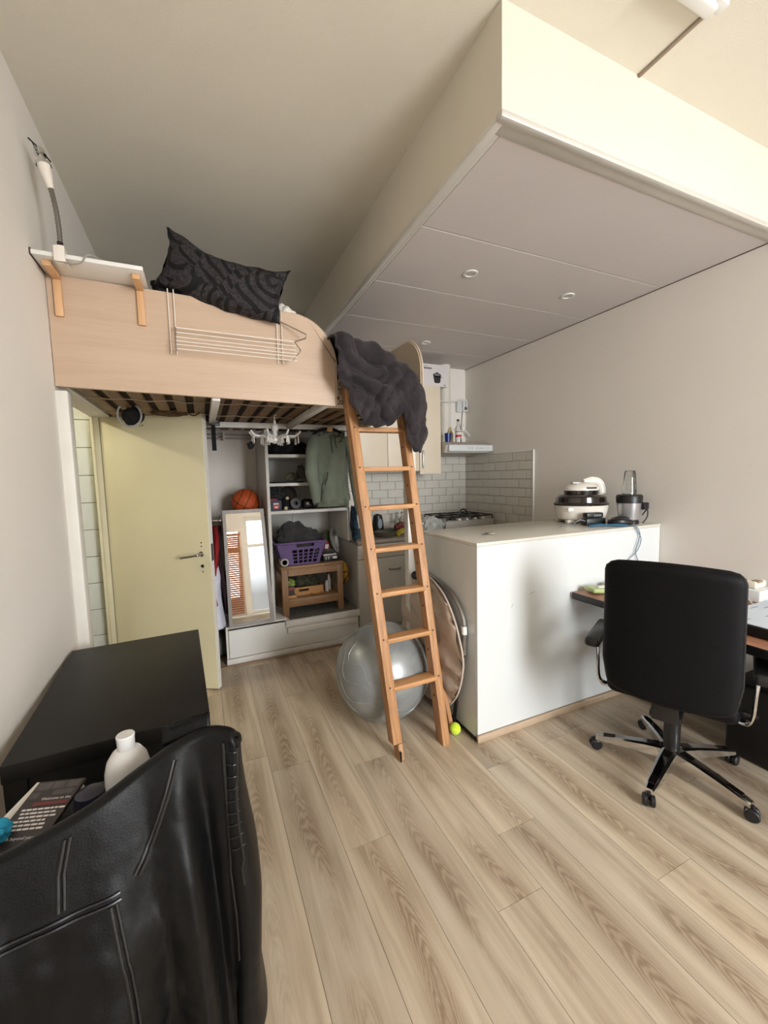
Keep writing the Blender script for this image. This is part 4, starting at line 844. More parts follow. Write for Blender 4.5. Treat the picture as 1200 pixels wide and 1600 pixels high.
b = bm_new(); lathe(b, [(0, 0), (0.013, 0), (0.012, 0.004), (0, 0.005)], 16, (0.842, 3.530, 1.28), Matrix.Rotation(R(90), 4, 'X')); mk('button', b, plain('grey_white_button', rgb(190, 196, 186), 0.4), t)
for k, (xx, zz, yy) in enumerate(((0.645, 1.25, 3.50), (0.675, 1.315, 3.585))):
    b = bm_new(); bmesh.ops.create_uvsphere(b, u_segments=14, v_segments=10, radius=0.017)
    for v in b.verts: v.co += V((xx, yy, 1.249 if k == 0 else 1.328))
    one('cream_ball', b, plain('cream_knob', rgb(198, 182, 150), 0.5), ['small cream ball right of the navy box', 'small cream ball resting on dark cloth above the navy box'][k], 'ball', (xx, yy, 1.232 if k == 0 else 1.311))
b = bm_new(); blob(b, (0.67, 3.60, 1.268), (0.05, 0.05, 0.055), 0.15, 2, 43); one('dark_pouch', b, BLACKC, 'black pouch between navy box and tape roll', 'pouch', (0.67, 3.60, 1.232))
b = bm_new(); box(b, (0.90, 3.50, 1.2315), (1.17, 3.62, 1.245), 0.004); one('dark_folder', b, plain('dark_green_folder', rgb(30, 34, 28), 0.6), 'thin dark folder on the lowest closet shelf below the hoodie', 'folder', (1.03, 3.56, 1.2315))

# ============================================================ KITCHEN
CAB = plain('cream_cabinet', rgb(226, 212, 190), 0.45, 0, 0.02, 3)
BASEC = plain('grey_cabinet', rgb(206, 202, 194), 0.45, 0, 0.02, 3)
WTOP = plain('taupe_worktop', rgb(150, 136, 124), 0.45, 0, 0.1, 60)
b = bm_new(); box(b, (1.25, 3.42, 0.882), (XR-0.003, YF-0.005, 0.918), 0.006, 3)
one('kitchen_worktop', b, WTOP, 'taupe kitchen worktop running below the metro tiles', 'worktop', (2.06, 3.73, 0.882))
labs = ['grey white base cabinet beside the closet, with drawer and bow handle', 'grey white base cabinet in the middle of the kitchen run', 'grey white base cabinet under the gas hob']
for k, (xa, xb) in enumerate(((1.257, 1.775), (1.778, 2.32), (2.323, 2.865))):
    t = thing('base_cabinet', labs[k], 'cabinet', ((xa+xb)/2, 3.74, 0), 0, 'kitchen base cabinets')
    b = bm_new(); box(b, (xa, 3.462, 0.10), (xb, YF-0.01, 0.88)); box(b, (xa+0.02, 3.50, 0.0), (xb-0.02, YF-0.02, 0.10)); mk('carcass', b, BASEC, t, False)
    b = bm_new(); box(b, (xa+0.003, 3.442, 0.748), (xb-0.003, 3.461, 0.876), 0.003); dr = mk('drawer', b, BASEC, t)
    b = bm_new(); box(b, (xa+0.003, 3.442, 0.105), (xb-0.003, 3.461, 0.742), 0.003); do = mk('door', b, BASEC, t)
    b = bm_new(); xm = xa+0.37; tube(b, catmull([(xm-0.055, 3.442, 0.635), (xm-0.045, 3.425, 0.628), (xm+0.045, 3.425, 0.628), (xm+0.055, 3.442, 0.635)], 6), 0.006, 8); mk('handle', b, plain('grey_handle', rgb(150, 142, 134), 0.4, 0.3), do)
labs = ['wide cream wall cabinet seen between the ladder rails', 'narrow cream wall cabinet with steel handle beside the hood']
for k, (xa, xb, z0) in enumerate(((1.33, 2.028, 1.545), (2.032, 2.285, 1.512))):
    t = thing('wall_cabinet', labs[k], 'cabinet', ((xa+xb)/2, 3.85, z0), 0, 'cream wall cabinets')
    b = bm_new(); box(b, (xa, 3.670, z0), (xb, YF-0.002, 2.397)); mk('carcass', b, plain('cabinet_side_white', rgb(218, 208, 192), 0.5), t, False)
    doors = ((xa, (xa+xb)/2-0.001), ((xa+xb)/2+0.001, xb)) if k == 0 else ((xa, xb),)
    for da, db in doors:
        b = bm_new(); box(b, (da+0.001, 3.650, z0), (db-0.001, 3.669, 2.397), 0.002); do = mk('door', b, CAB, t)
        if k == 0: continue
        hxx = da+0.035
        b = bm_new(); box(b, (hxx-0.007, 3.626, z0+0.06), (hxx+0.007, 3.638, z0+0.24), 0.004); box(b, (hxx-0.005, 3.636, z0+0.075), (hxx+0.005, 3.651, z0+0.085)); box(b, (hxx-0.005, 3.636, z0+0.215), (hxx+0.005, 3.651, z0+0.225)); mk('handle', b, STEEL, do)
# pot box on top of the cabinet
px = thing('pot_box', 'white carton printed with a black cooking pot on the wall cabinet', 'box', (2.245, 3.74, 2.398))
b = bm_new(); box(b, (2.02, 3.655, 2.398), (2.375, 3.83, 2.615), 0.002); mk('carton', b, plain('white_card', rgb(216, 210, 208), 0.6, 0, 0.02), px)
fy = 3.6535
def flat(bb, poly, y): prism(bb, poly, lambda u, v, t: V((u, y+t, v)), -0.0008, 0.0008)
b = bm_new(); flat(b, [(2.245+u, 2.43+v) for u, v in ((-0.028, 0.01), (-0.018, 0.0), (0.03, 0.0), (0.042, 0.012), (0.05, 0.075), (-0.04, 0.078))], fy)
flat(b, [(2.245+0.047*math.cos(a)+0.005, 2.51+0.02*math.sin(a)) for a in [2*PI*k/20 for k in range(20)]], fy); mk('pot_print', b, INK, px, False)
b = bm_new(); flat(b, [(2.25+0.036*math.cos(a), 2.512+0.012*math.sin(a)) for a in [2*PI*k/20 for k in range(20)]], fy-0.001); mk('lid_print', b, plain('grey_print', rgb(120, 116, 120), 0.6), px, False)
b = bm_new(); flat(b, [(2.244, 2.52), (2.258, 2.52), (2.258, 2.54), (2.244, 2.54)], fy-0.001); flat(b, [(2.294, 2.485), (2.31, 2.487), (2.31, 2.492), (2.294, 2.494)], fy); mk('knob_print', b, INK, px, False)
b = bm_new()
for k, w in enumerate((0.012, 0.006, 0.008, 0.009, 0.007, 0.009, 0.008, 0.008, 0.006)): flat(b, [(2.10+0.0105*k, 2.565), (2.10+0.0105*k+w, 2.565), (2.10+0.0105*k+w, 2.577+0.004*(k % 3 == 0)), (2.10+0.0105*k, 2.577+0.004*(k % 3 == 0))], fy-0.0005)
mk('title_print', b, plain('grey_ink', rgb(96, 90, 96), 0.6), px, False)
b = bm_new(); flat(b, [(2.10, 2.59), (2.14, 2.59), (2.14, 2.594), (2.10, 2.594)], fy); flat(b, [(2.325, 2.41), (2.355, 2.41), (2.355, 2.418), (2.325, 2.418)], fy); mk('small_print', b, plain('light_grey_ink', rgb(150, 144, 148), 0.6), px, False)
# flue pipe, hood and what stands on it
b = bm_new(); lathe(b, [(0.066, 0), (0.066, ZS-1.842-0.003)], 28, (2.53, 3.955, 1.842)); one('extractor_flue', b, plain('white_flue', rgb(226, 220, 208), 0.5), 'white round flue pipe rising from the extractor hood', 'flue', (2.53, 3.955, 1.842))
hdn = thing('extractor_hood', 'slim white extractor hood in the kitchen corner', 'extractor hood', (2.58, 3.8, 1.705))
b = bm_new(); prism(b, [(4.045, 1.708), (3.60, 1.725), (3.575, 1.80), (3.66, 1.84), (4.045, 1.84)], lambda u, v, t: V((t, u, v)), 2.292, 2.868); mk('body', b, plain('hood_grey', rgb(186, 180, 170), 0.45), hdn, True, 30)
b = bm_new(); box(b, (2.322, 3.548, 1.738), (2.868, 3.60, 1.803), 0.004); mk('visor', b, GLOSSW, hdn)
b = bm_new()
for xx in (2.56, 2.60, 2.66, 2.70, 2.725): lathe(b, [(0, 0), (0.006, 0), (0.006, 0.002), (0, 0.002)], 10, (xx, 3.5475, 1.77), Matrix.Rotation(R(90), 4, 'X'))
mk('button', b, plain('hood_button', rgb(130, 122, 112), 0.5), hdn)
b = bm_new(); lathe(b, [(0, 0), (0.030, 0), (0.036, 0.10), (0.033, 0.10), (0.028, 0.006), (0, 0.006)], 24, (2.435, 3.75, 1.841)); one('blue_cup', b, plain('cobalt_plastic', rgb(22, 52, 122), 0.3), 'cobalt blue cup standing on the extractor hood', 'cup', (2.435, 3.75, 1.841))
vb = thing('vodka_bottle', 'clear glass liquor bottle with red and white label on the hood', 'bottle', (2.60, 3.80, 1.841))
b = bm_new(); lathe(b, [(0, 0), (0.034, 0), (0.036, 0.006), (0.036, 0.145), (0.032, 0.165), (0.014, 0.20), (0.0125, 0.235), (0, 0.237)], 26, (2.60, 3.80, 1.841)); mk('glass_body', b, GLASS, vb)
b = bm_new(); lathe(b, [(0, 0.235), (0.0145, 0.235), (0.0145, 0.258), (0, 0.259)], 18, (2.60, 3.80, 1.841)); mk('cap', b, plain('dark_brown_cap', rgb(60, 34, 34), 0.4), vb)
for nm, z0, z1, m_ in (('white_label', 0.055, 0.14, PAPER), ('red_label', 0.064, 0.088, plain('label_red', rgb(186, 40, 44), 0.5)), ('grey_label', 0.118, 0.128, plain('label_grey', rgb(120, 112, 116), 0.5))):
    rr = 0.0365 if nm == 'white_label' else 0.0370
    b = bm_new(); surf(b, lambda u, v: V((2.60+rr*math.cos(R(180+170*u+5)), 3.80+rr*math.sin(R(180+170*u+5)), 1.841+z0+(z1-z0)*v)), 18, 2); mk(nm, b, m_, vb)
b = bm_new(); lathe(b, [(0, 0), (0.03, 0), (0.03, 0.11), (0.012, 0.15), (0.011, 0.18), (0, 0.18)], 20, (2.54, 3.86, 1.841)); one('amber_bottle', b, glassy('amber_glass', (0.85, 0.68, 0.36, 1)), 'amber bottle partly hidden behind the clear liquor bottle', 'bottle', (2.54, 3.86, 1.841))
sk = thing('wall_socket', 'white surface socket with plug in the kitchen corner above the hood', 'socket', (2.80, 4.04, 2.22))
b = bm_new(); box(b, (2.735, 4.008, 2.215), (2.80, YF, 2.335), 0.005); box(b, (2.80, 3.985, 2.22), (2.868, YF, 2.33), 0.008, 2); mk('housing', b, GLOSSW, sk)
b = bm_new(); lathe(b, [(0, 0), (0.02, 0), (0.018, 0.006), (0, 0.006)], 18, (2.835, 3.985, 2.255), Matrix.Rotation(R(90), 4, 'X')); mk('outlet', b, plain('socket_grey', rgb(90, 84, 80), 0.5), sk)
b = bm_new(); tube(b, catmull([(2.29, 4.0, 2.30), (2.42, 3.878, 2.295), (2.55, 3.872, 2.295), (2.70, 4.01, 2.33), (2.79, 3.98, 2.352), (2.83, 3.965, 2.335), (2.835, 3.975, 2.27)], 8), 0.006, 8); mk('upper_cord', b, WHITE, sk)
b = bm_new(); tube(b, catmull([(2.825, 4.02, 2.215), (2.82, 4.025, 2.12), (2.81, 4.02, 2.05), (2.84, 4.0, 2.0), (2.86, 3.95, 1.94)], 8), 0.009, 8); tube(b, catmull([(2.70, 4.03, 2.02), (2.77, 4.03, 2.03), (2.82, 4.02, 2.0)], 6), 0.006, 8); mk('lower_cord', b, WHITE, sk)
b = bm_new(); blob(b, (2.82, 4.015, 2.035), (0.028, 0.02, 0.04), 0.1, 2, 3, False, 3); mk('inline_plug', b, WHITE, sk)
# gas hob ----------------------------------------------------
hob = thing('gas_hob', 'white table top gas hob with black pan grates in the kitchen corner', 'gas hob', (2.52, 3.70, 0.919))
b = bm_new(); box(b, (2.22, 3.47, 0.93), (2.83, 3.95, 1.028), 0.01, 3); mk('body', b, plain('hob_enamel', rgb(176, 172, 164), 0.3), hob)
b = bm_new()
for xx in (2.25, 2.78):
    for yy in (3.50, 3.90): cyl(b, (xx, yy, 0.919), (xx, yy, 0.932), 0.015, n=10)
mk('foot', b, BLACKP, hob)
for k, (xx, yy) in enumerate(((2.37, 3.59), (2.37, 3.82), (2.67, 3.59), (2.67, 3.82))):
    b = bm_new(); lathe(b, [(0, 1.03), (0.045, 1.03), (0.042, 1.042), (0.03, 1.044), (0.03, 1.05), (0, 1.052)], 20, (xx, yy, 0)); mk('burner', b, DARKMET, hob)
for xx in (2.37, 2.67):
    b = bm_new()
    for yy in (3.48, 3.705, 3.93): tube(b, [V((xx-0.135, yy, 1.031)), V((xx-0.13, yy, 1.068)), V((xx+0.13, yy, 1.068)), V((xx+0.135, yy, 1.031))], 0.007, 6)
    for dx in (-0.13, 0.0, 0.13): tube(b, [V((xx+dx, 3.48, 1.068)), V((xx+dx, 3.93, 1.068))], 0.007, 6)
    mk('grate', b, BLACKP, hob)
b = bm_new(); tube(b, [V((2.56+0.05*math.cos(R(a)), 3.66, 1.075+0.05*math.sin(R(a)))) for a in range(0, 181, 15)], 0.009, 8); mk('lid_handle', b, BLACKP, hob)
for k in range(4):
    b = bm_new(); lathe(b, [(0, 0), (0.02, 0), (0.018, 0.018), (0, 0.02)], 16, (2.40+0.10*k, 3.50, 1.03)); mk('knob', b, WHITE, hob)
b = bm_new(); blob(b, (2.07, 3.50, 0.985), (0.13, 0.07, 0.10), 0.28, 2.6, 51); one('plastic_bag', b, plain('pale_crinkled_plastic', rgb(176, 178, 172), 0.3, 0, 0.15, 20, 0.6, 50), 'crumpled pale plastic bag left of the gas hob', 'bag', (2.07, 3.50, 0.919))
# worktop clutter
kt = thing('black_kettle', 'black kettle with pale oval panel standing on the worktop', 'kettle', (1.60, 3.76, 0.919))
b = bm_new(); lathe(b, [(0, 0), (0.055, 0), (0.062, 0.02), (0.056, 0.12), (0.044, 0.19), (0.02, 0.205), (0, 0.207)], 26, (1.60, 3.76, 0.919), None, 1.0, 1.0); mk('body', b, BLACKP, kt)
b = bm_new(); lathe(b, [(0, 0), (0.024, 0.0), (0.022, 0.006), (0, 0.008)], 24, (1.60, 3.704, 1.03), Matrix.Rotation(R(94), 4, 'X'), 1.0, 2.2); mk('panel', b, plain('pale_blue_panel', rgb(150, 160, 166), 0.3), kt)
for k, xx in enumerate((1.885, 1.945)):
    t = thing('clear_bottle', ['left clear glass bottle by the metro tiles', 'right clear glass bottle by the metro tiles'][k], 'bottle', (xx, 3.90, 0.919), 0, 'clear bottles on the worktop')
    b = bm_new(); lathe(b, [(0, 0), (0.028, 0), (0.028, 0.12), (0.012, 0.155), (0.011, 0.18), (0, 0.18)], 18, (xx, 3.90, 0.919)); mk('glass_body', b, GLASS, t)
    b = bm_new(); lathe(b, [(0, 0.18), (0.013, 0.18), (0.013, 0.198), (0, 0.198)], 14, (xx, 3.90, 0.919)); mk('cap', b, plain('grey_cap', rgb(150, 146, 144), 0.4), t)
b = bm_new(); lathe(b, [(0, 0), (0.09, 0), (0.115, 0.05), (0.112, 0.05), (0.086, 0.006), (0, 0.006)], 28, (1.60, 3.58, 0.919)); one('grey_pan', b, plain('taupe_pan', rgb(92, 88, 74), 0.4, 0.2), 'taupe grey pan on the worktop edge', 'pan', (1.60, 3.58, 0.919))
b = bm_new(); surf(b, lambda u, v: V((1.70+0.17*u, 3.50+0.11*v+0.01*math.sin(u*9), 0.925+0.075*math.sin(min(1, u*1.9)*PI/2)*(1-0.5*u*u)*(0.5+0.5*math.sin(v*PI)) + 0.01*fbm((u*5, v*5, 2), 3))), 24, 14); one('yellow_cloth', b, plain('yellow_cloth', rgb(186, 168, 40), 0.8, 0, 0.1, 12), 'yellow dishcloth draped on the worktop', 'cloth', (1.78, 3.55, 0.919), ang=180, mods=(('SOLIDIFY', {'thickness': 0.006}),))
b = bm_new(); blob(b, (1.80, 3.66, 0.985), (0.06, 0.05, 0.055), 0.3, 2, 55); one('red_packet', b, plain('dark_red_foil', rgb(110, 40, 36), 0.5, 0, 0.4, 16), 'dark red packet behind the yellow dishcloth', 'packet', (1.80, 3.66, 0.95))
b = bm_new(); box(b, (1.66, 3.70, 0.919), (1.78, 3.80, 0.965), 0.01, 3); one('green_sponge', b, plain('dark_green_sponge', rgb(54, 74, 66), 0.9, 0, 0.1, 40, 0.4, 120), 'dark green sponge beside the kettle', 'sponge', (1.72, 3.75, 0.919))
b = bm_new(); lathe(b, [(0, 0), (0.05, 0), (0.056, 0.09), (0.05, 0.09), (0.045, 0.01), (0, 0.01)], 22, (1.33, 3.60, 0.919)); one('teal_jar', b, plain('dark_teal_jar', rgb(44, 76, 88), 0.4, 0, 0.3, 14), 'dark teal jar at the closet end of the worktop', 'jar', (1.33, 3.60, 0.919))
b = bm_new(); lathe(b, [(0, 0), (0.03, 0), (0.032, 0.14), (0.014, 0.17), (0.012, 0.2), (0, 0.2)], 18, (1.42, 3.70, 0.919)); one('blue_bottle', b, plain('blue_white_plastic', rgb(90, 120, 140), 0.35, 0, 0.5, 12), 'blue plastic bottle behind the ladder on the worktop', 'bottle', (1.42, 3.70, 0.919))

# ============================================================ PENINSULA
PX0, PY0, PY1, PZ = 1.332, 1.779, 2.385, 1.129
pn = thing('peninsula_counter', 'large plain white kitchen peninsula counter', 'counter', ((PX0+XR)/2, 2.08, 0))
b = bm_new(); box(b, (PX0, PY0, 0.042), (XR-0.003, PY0+0.018, PZ-0.019), 0.002, 1); fpn = mk('front_panel', b, GLOSSW, pn)
b = bm_new(); box(b, (PX0, PY0+0.019, 0.02), (PX0+0.018, PY1, PZ-0.019), 0.002, 1); mk('side_panel', b, GLOSSW, pn)
b = bm_new(); box(b, (PX0+0.019, PY1-0.018, 0.02), (XR-0.003, PY1, PZ-0.019)); mk('back_panel', b, GLOSSW, pn, False)
b = bm_new(); box(b, (PX0-0.003, PY0-0.003, PZ-0.018), (XR-0.002, PY1+0.003, PZ), 0.002, 2); mk('countertop', b, plain('countertop_white', rgb(208, 204, 192), 0.25, 0, 0.015, 2), pn)
b = bm_new(); box(b, (PX0-0.006, PY0-0.012, 0.0), (XR-0.003, PY0+0.004, 0.041), 0.003); mk('plinth_strip', b, wood('plinth_wood', rgb(170, 146, 120), rgb(198, 176, 150), 0.5, 0), pn)
b = bm_new(); box(b, (PX0-0.004, PY0+0.005, 0.0), (PX0+0.01, PY1, 0.019), 0.002); mk('side_gap_strip', b, plain('black_gap_strip', rgb(30, 26, 24), 0.8), pn)
for c0, c1 in (((1.565, 0.735), (1.583, 0.762)), ((1.695, 0.795), (1.752, 0.812))):
    b = bm_new(); d_ = V((c1[0]-c0[0], 0, c1[1]-c0[1])); nn = V((-d_.z, 0, d_.x)).normalized()*0.0022
    A = [V((c0[0], PY0-0.0008, c0[1])), V((c1[0], PY0-0.0008, c1[1]))]; m_ = (A[0]+A[1])/2
    vv = [b.verts.new(p) for p in (A[0], m_-nn, A[1], m_+nn)]; b.faces.new(vv); mk('scuff_mark', b, plain('scuff_grey', rgb(150, 148, 140), 0.7), fpn, False)
# air fryer
af = thing('air_fryer', 'white and black halogen air fryer on the peninsula', 'air fryer', (2.555, 2.16, PZ), R(-24))
AFW = plain('glossy_white_plastic', rgb(228, 222, 212), 0.2, 0, 0.02); AFB = plain('glossy_black_plastic', rgb(34, 26, 22), 0.12, 0, 0.05, coat=0.5)
def loc_mk(name, bm, mat, par, **k): return mk(name, bm, mat, par, world=False, **k)
b = bm_new(); lathe(b, [(0, 0.018), (0.150, 0.018), (0.168, 0.03), (0.182, 0.085), (0.188, 0.125), (0.182, 0.128), (0, 0.128)], 40, sx=1.0, sy=0.86); loc_mk('base_bowl', b, AFW, af)
for sx_ in (-1, 1):
    for sy_ in (-1, 1):
        b = bm_new(); box(b, (sx_*0.115-0.03, sy_*0.085-0.02, 0.0), (sx_*0.115+0.03, sy_*0.085+0.02, 0.026), 0.006); loc_mk('foot', b, AFW, af)
b = bm_new(); lathe(b, [(0, 0.129), (0.190, 0.129), (0.193, 0.138), (0.178, 0.150), (0.172, 0.185), (0.150, 0.202), (0.115, 0.206), (0, 0.207)], 40, sx=1.0, sy=0.86); loc_mk('lid', b, AFB, af)
b = bm_new(); lathe(b, [(0, 0.207), (0.118, 0.207), (0.120, 0.232), (0, 0.233)], 36, sx=1.0, sy=0.86); loc_mk('heater_ring', b, AFB, af)
b = bm_new(); lathe(b, [(0, 0.234), (0.122, 0.234), (0.122, 0.252), (0.105, 0.272), (0.07, 0.288), (0.03, 0.294), (0, 0.295)], 36, sx=1.0, sy=0.86); hdp = loc_mk('head', b, AFW, af)
b = bm_new(); box(b, (-0.01, -0.112, 0.247), (0.06, -0.100, 0.258), 0.002); loc_mk('control_strip', b, INK, af)
b = bm_new(); box(b, (-0.09, -0.055, 0.284), (-0.02, -0.02, 0.296), 0.004); loc_mk('button_panel', b, plain('silver_panel', rgb(170, 166, 160), 0.3, 0.4), af)
b = bm_new(); tube(b, catmull([(0.02, 0.0, 0.288), (0.07, 0, 0.305), (0.125, 0, 0.295), (0.152, 0, 0.255), (0.158, 0, 0.205)], 8), [0.016]*33, 10, flat=1.6); loc_mk('handle', b, AFW, af)
b = bm_new(); box(b, (-0.16, -0.15, 0.09), (-0.12, -0.142, 0.118), 0.004); loc_mk('side_grip', b, AFW, af)
# blender
bl = thing('personal_blender', 'silver and black personal blender with clear cup on the peninsula', 'blender', (2.725, 1.905, PZ))
b = bm_new(); lathe(b, [(0, 0), (0.062, 0), (0.062, 0.018), (0.055, 0.03), (0, 0.03)], 30, (2.725, 1.905, PZ)); mk('foot', b, BLACKP, bl)
b = bm_new(); lathe(b, [(0, 0.03), (0.062, 0.03), (0.074, 0.10), (0.077, 0.145), (0, 0.145)], 34, (2.725, 1.905, PZ)); mk('motor_body', b, plain('silver_plastic', rgb(178, 176, 176), 0.28, 0.6), bl)
b = bm_new(); lathe(b, [(0, 0.145), (0.081, 0.145), (0.083, 0.19), (0.076, 0.202), (0.04, 0.205), (0, 0.205)], 34, (2.725, 1.905, PZ)); box(b, (2.725+0.02, 1.905-0.092, PZ+0.10), (2.725+0.075, 1.905-0.05, PZ+0.15), 0.004); mk('collar', b, BLACKP, bl)
b = bm_new(); lathe(b, [(0.044, 0.205), (0.043, 0.24), (0.034, 0.355), (0.030, 0.368), (0.0, 0.37), (0.0, 0.367), (0.028, 0.365), (0.032, 0.354), (0.041, 0.24), (0.042, 0.205)], 28, (2.725, 1.905, PZ)); mk('cup', b, GLASS, bl)
b = bm_new(); tube(b, catmull([(2.77, 1.84, PZ+0.06), (2.79, 1.82, PZ+0.10), (2.785, 1.815, PZ+0.05), (2.76, 1.83, PZ+0.006)], 8), 0.004, 6); mk('cord', b, INK, bl)
# clutter on the peninsula edge
t = thing('power_adapter', 'black power adapter with printed side beside the air fryer', 'power adapter', (2.455, 1.97, PZ), R(-12))
b = bm_new(); box(b, (-0.075, -0.03, 0.0), (0.075, 0.03, 0.05), 0.008); loc_mk('body', b, plain('dark_teal_black', rgb(24, 32, 34), 0.4), t)
b = bm_new(); box(b, (-0.05, 0.0, 0.05), (0.08, 0.05, 0.085), 0.008); loc_mk('top_block', b, BLACKP, t)
for k in range(5):
    b = bm_new(); box(b, (0.005+0.012*k, -0.0008, 0.058), (0.013+0.012*k, 0.0, 0.074)); loc_mk('print_mark', b, plain('grey_letter', rgb(120, 124, 126), 0.5), t, smooth=False)
b = bm_new(); tube(b, catmull([(-0.07, -0.01, 0.03), (-0.13, -0.03, 0.045), (-0.16, -0.01, 0.02), (-0.13, 0.02, 0.008), (-0.20, 0.02, 0.006), (-0.26, -0.01, 0.005)], 8), 0.0035, 6); loc_mk('cord', b, plain('grey_cord', rgb(120, 128, 134), 0.5), t)
b = bm_new(); tube(b, [V((2.575+0.068*math.cos(R(a)), 1.858+0.045*math.sin(R(a)), PZ+0.028+0.006*math.sin(R(a*2)))) for a in range(0, 360, 12)], 0.025, 10, closed=True, flat=1.0); one('black_belt_roll', b, plain('black_leather_strap', rgb(26, 24, 25), 0.4, 0, 0.1), 'rolled black belt on the peninsula in front of the blender', 'belt', (2.575, 1.858, PZ))
t = thing('blue_cable', 'blue cable on the peninsula dangling down its white front', 'cable', (2.5, 1.82, PZ))
BLUEC = plain('blue_rubber', rgb(34, 92, 124), 0.45, 0, 0.1)
b = bm_new(); tube(b, catmull([(2.33, 1.90, PZ+0.008), (2.38, 1.86, PZ+0.018), (2.43, 1.865, PZ+0.012), (2.48, 1.825, PZ+0.014), (2.56, 1.80, PZ+0.008)], 8), [0.008]*33, 8); mk('bundle', b, BLUEC, t)
c1 = [(2.56, 1.80, PZ+0.006), (2.585, 1.768, PZ+0.004), (2.62, 1.766, PZ-0.035), (2.655, 1.766, PZ-0.09), (2.62, 1.766, PZ-0.16), (2.53, 1.766, PZ-0.22), (2.51, 1.768, PZ-0.29), (2.53, 1.70, PZ-0.352)]
c2 = [(2.57, 1.80, PZ+0.006), (2.60, 1.767, PZ+0.003), (2.64, 1.765, PZ-0.05), (2.625, 1.765, PZ-0.10), (2.60, 1.765, PZ-0.16), (2.625, 1.766, PZ-0.22), (2.665, 1.768, PZ-0.27), (2.66, 1.70, PZ-0.352)]
for c in (c1, c2):
    b = bm_new(); tube(b, catmull(c, 8), 0.0026, 6); mk('wire', b, plain('steel_blue_wire', rgb(92, 118, 138), 0.5), t)
ky = thing('key_ring', 'small bunch of silver keys on the peninsula corner', 'keys', (1.582, 2.0, PZ))
KEYM = plain('dull_silver', rgb(150, 142, 130), 0.35, 0.8)
b = bm_new(); tube(b, [V((1.56+0.016*math.cos(R(a)), 2.01+0.016*math.sin(R(a)), PZ+0.004)) for a in range(0, 360, 24)], 0.0018, 6, closed=True); mk('ring', b, KEYM, ky)
for k, a in enumerate((-20, 10, 40)):
    b = bm_new(); M_ = Matrix.Translation((1.572, 2.008, PZ+0.004+0.003*k)) @ Matrix.Rotation(R(a-25), 4, 'Z'); box(b, (0.0, -0.010, -0.0012), (0.022, 0.010, 0.0012), 0.001, 1, M_); box(b, (0.022, -0.004, -0.001), (0.055, 0.004, 0.001), 0, 1, M_); mk('key', b, KEYM, ky)

# ============================================================ EXERCISE BALL, CHAIR PAD, TENNIS BALL
ec = V((0.972, 2.268, 0.293)); er = 0.293
eb = thing('exercise_ball', 'silver grey exercise ball behind the ladder', 'exercise ball', (ec.x, ec.y, 0))
b = bm_new(); bmesh.ops.create_uvsphere(b, u_segments=72, v_segments=44, radius=er)
for v in b.verts: v.co += ec
def m_pearl():
    t = NT('pearl_grey_vinyl'); nz = t.noise(t.obj_co(), 9, 4)
    t.col(t.ramp(nz, [(0.3, rgb(136, 140, 140)), (0.7, rgb(156, 160, 160))])); t.set(Roughness=0.34, Metallic=0.25, Specular_IOR_Level=0.6, Coat_Weight=0.15, Coat_Roughness=0.3)
    t.bump(t.noise(t.obj_co(), 180, 3), 0.05, 0.002); return t.m
PEARL = m_pearl(); mk('ball', b, PEARL, eb)
RB = Matrix.Rotation(R(35), 4, 'X') @ Matrix.Rotation(R(-12), 4, 'Y')
for lat in (-50, -34, -17, 0, 17, 34, 50):
    pts = []
    for k in range(96):
        a = 2*PI*k/96; la = R(lat) + R(5.5)*math.sin(6*a + lat*0.11)
        pts.append(ec + RB @ (V((math.cos(a)*math.cos(la), math.sin(a)*math.cos(la), math.sin(la)))*(er+0.0002)))
    b = bm_new(); tube(b, pts, 0.0022, 6, closed=True); mk('grip_ridge', b, PEARL, eb)
# folded camping chair with beige pad
mc = thing('folded_camping_chair', 'folded beige padded camping chair leaning against the peninsula side', 'camping chair', (1.27, 2.15, 0))
def pad(u, v):
    a = u*2*PI; r = v
    cy, cz = 2.170, 0.470; ry, rz_ = 0.370, 0.395
    k = 1 + 0.05*math.sin(3*a+1) + 0.03*fbm((math.cos(a)*2, math.sin(a)*2, 3), 2)
    y = cy + math.cos(a)*ry*r*k; z = cz + math.sin(a)*rz_*r*k + 0.10*math.cos(a)*(-1)*r*0.4
    if z > 0.45: y += 0.36*(z-0.45)
    y = max(y, 1.80)
    bul = (1-r**4)
    wr = 0.026*fbm((y*6, z*11, 1.5), 4) + 0.010*math.sin((z*1.2-y)*26+4*fbm((y*3, z*3, 4), 2))*r
    return V((0, y, z)), bul, wr
def padL(u, v): p, bl_, w = pad(u, v); return V((max(1.218, 1.270 - 0.040*bl_ - w*1.1), p.y, max(0.07, p.z)))
def padR(u, v): p, bl_, w = pad(u, v); return V((1.276 + 0.012*bl_, p.y, max(0.07, p.z)))
b = bm_new(); surf(b, padL, 72, 16, True); surf(b, padR, 72, 16, True); bmesh.ops.remove_doubles(b, verts=b.verts[:], dist=0.011); mk('padded_seat', b, BEIGE, mc, ang=180)
b = bm_new(); tube(b, [V((1.272, pad(k/64, 1.0)[0].y, max(0.07, pad(k/64, 1.0)[0].z))) for k in range(64)], 0.006, 8, closed=True); mk('piping', b, plain('beige_piping', rgb(196, 180, 166), 0.9), mc)
b = bm_new(); tube(b, catmull([(1.308, 2.40, 0.865), (1.308, 2.15, 0.845), (1.308, 1.99, 0.80), (1.308, 1.905, 0.735), (1.308, 1.868, 0.65), (1.308, 1.868, 0.48)], 8), 0.012, 10); mk('tube_frame', b, STEEL, mc)
b = bm_new(); cyl(b, (1.308, 1.866, 0.60), (1.308, 1.868, 0.645), 0.0155, n=14); mk('white_sleeve', b, WHITE, mc)
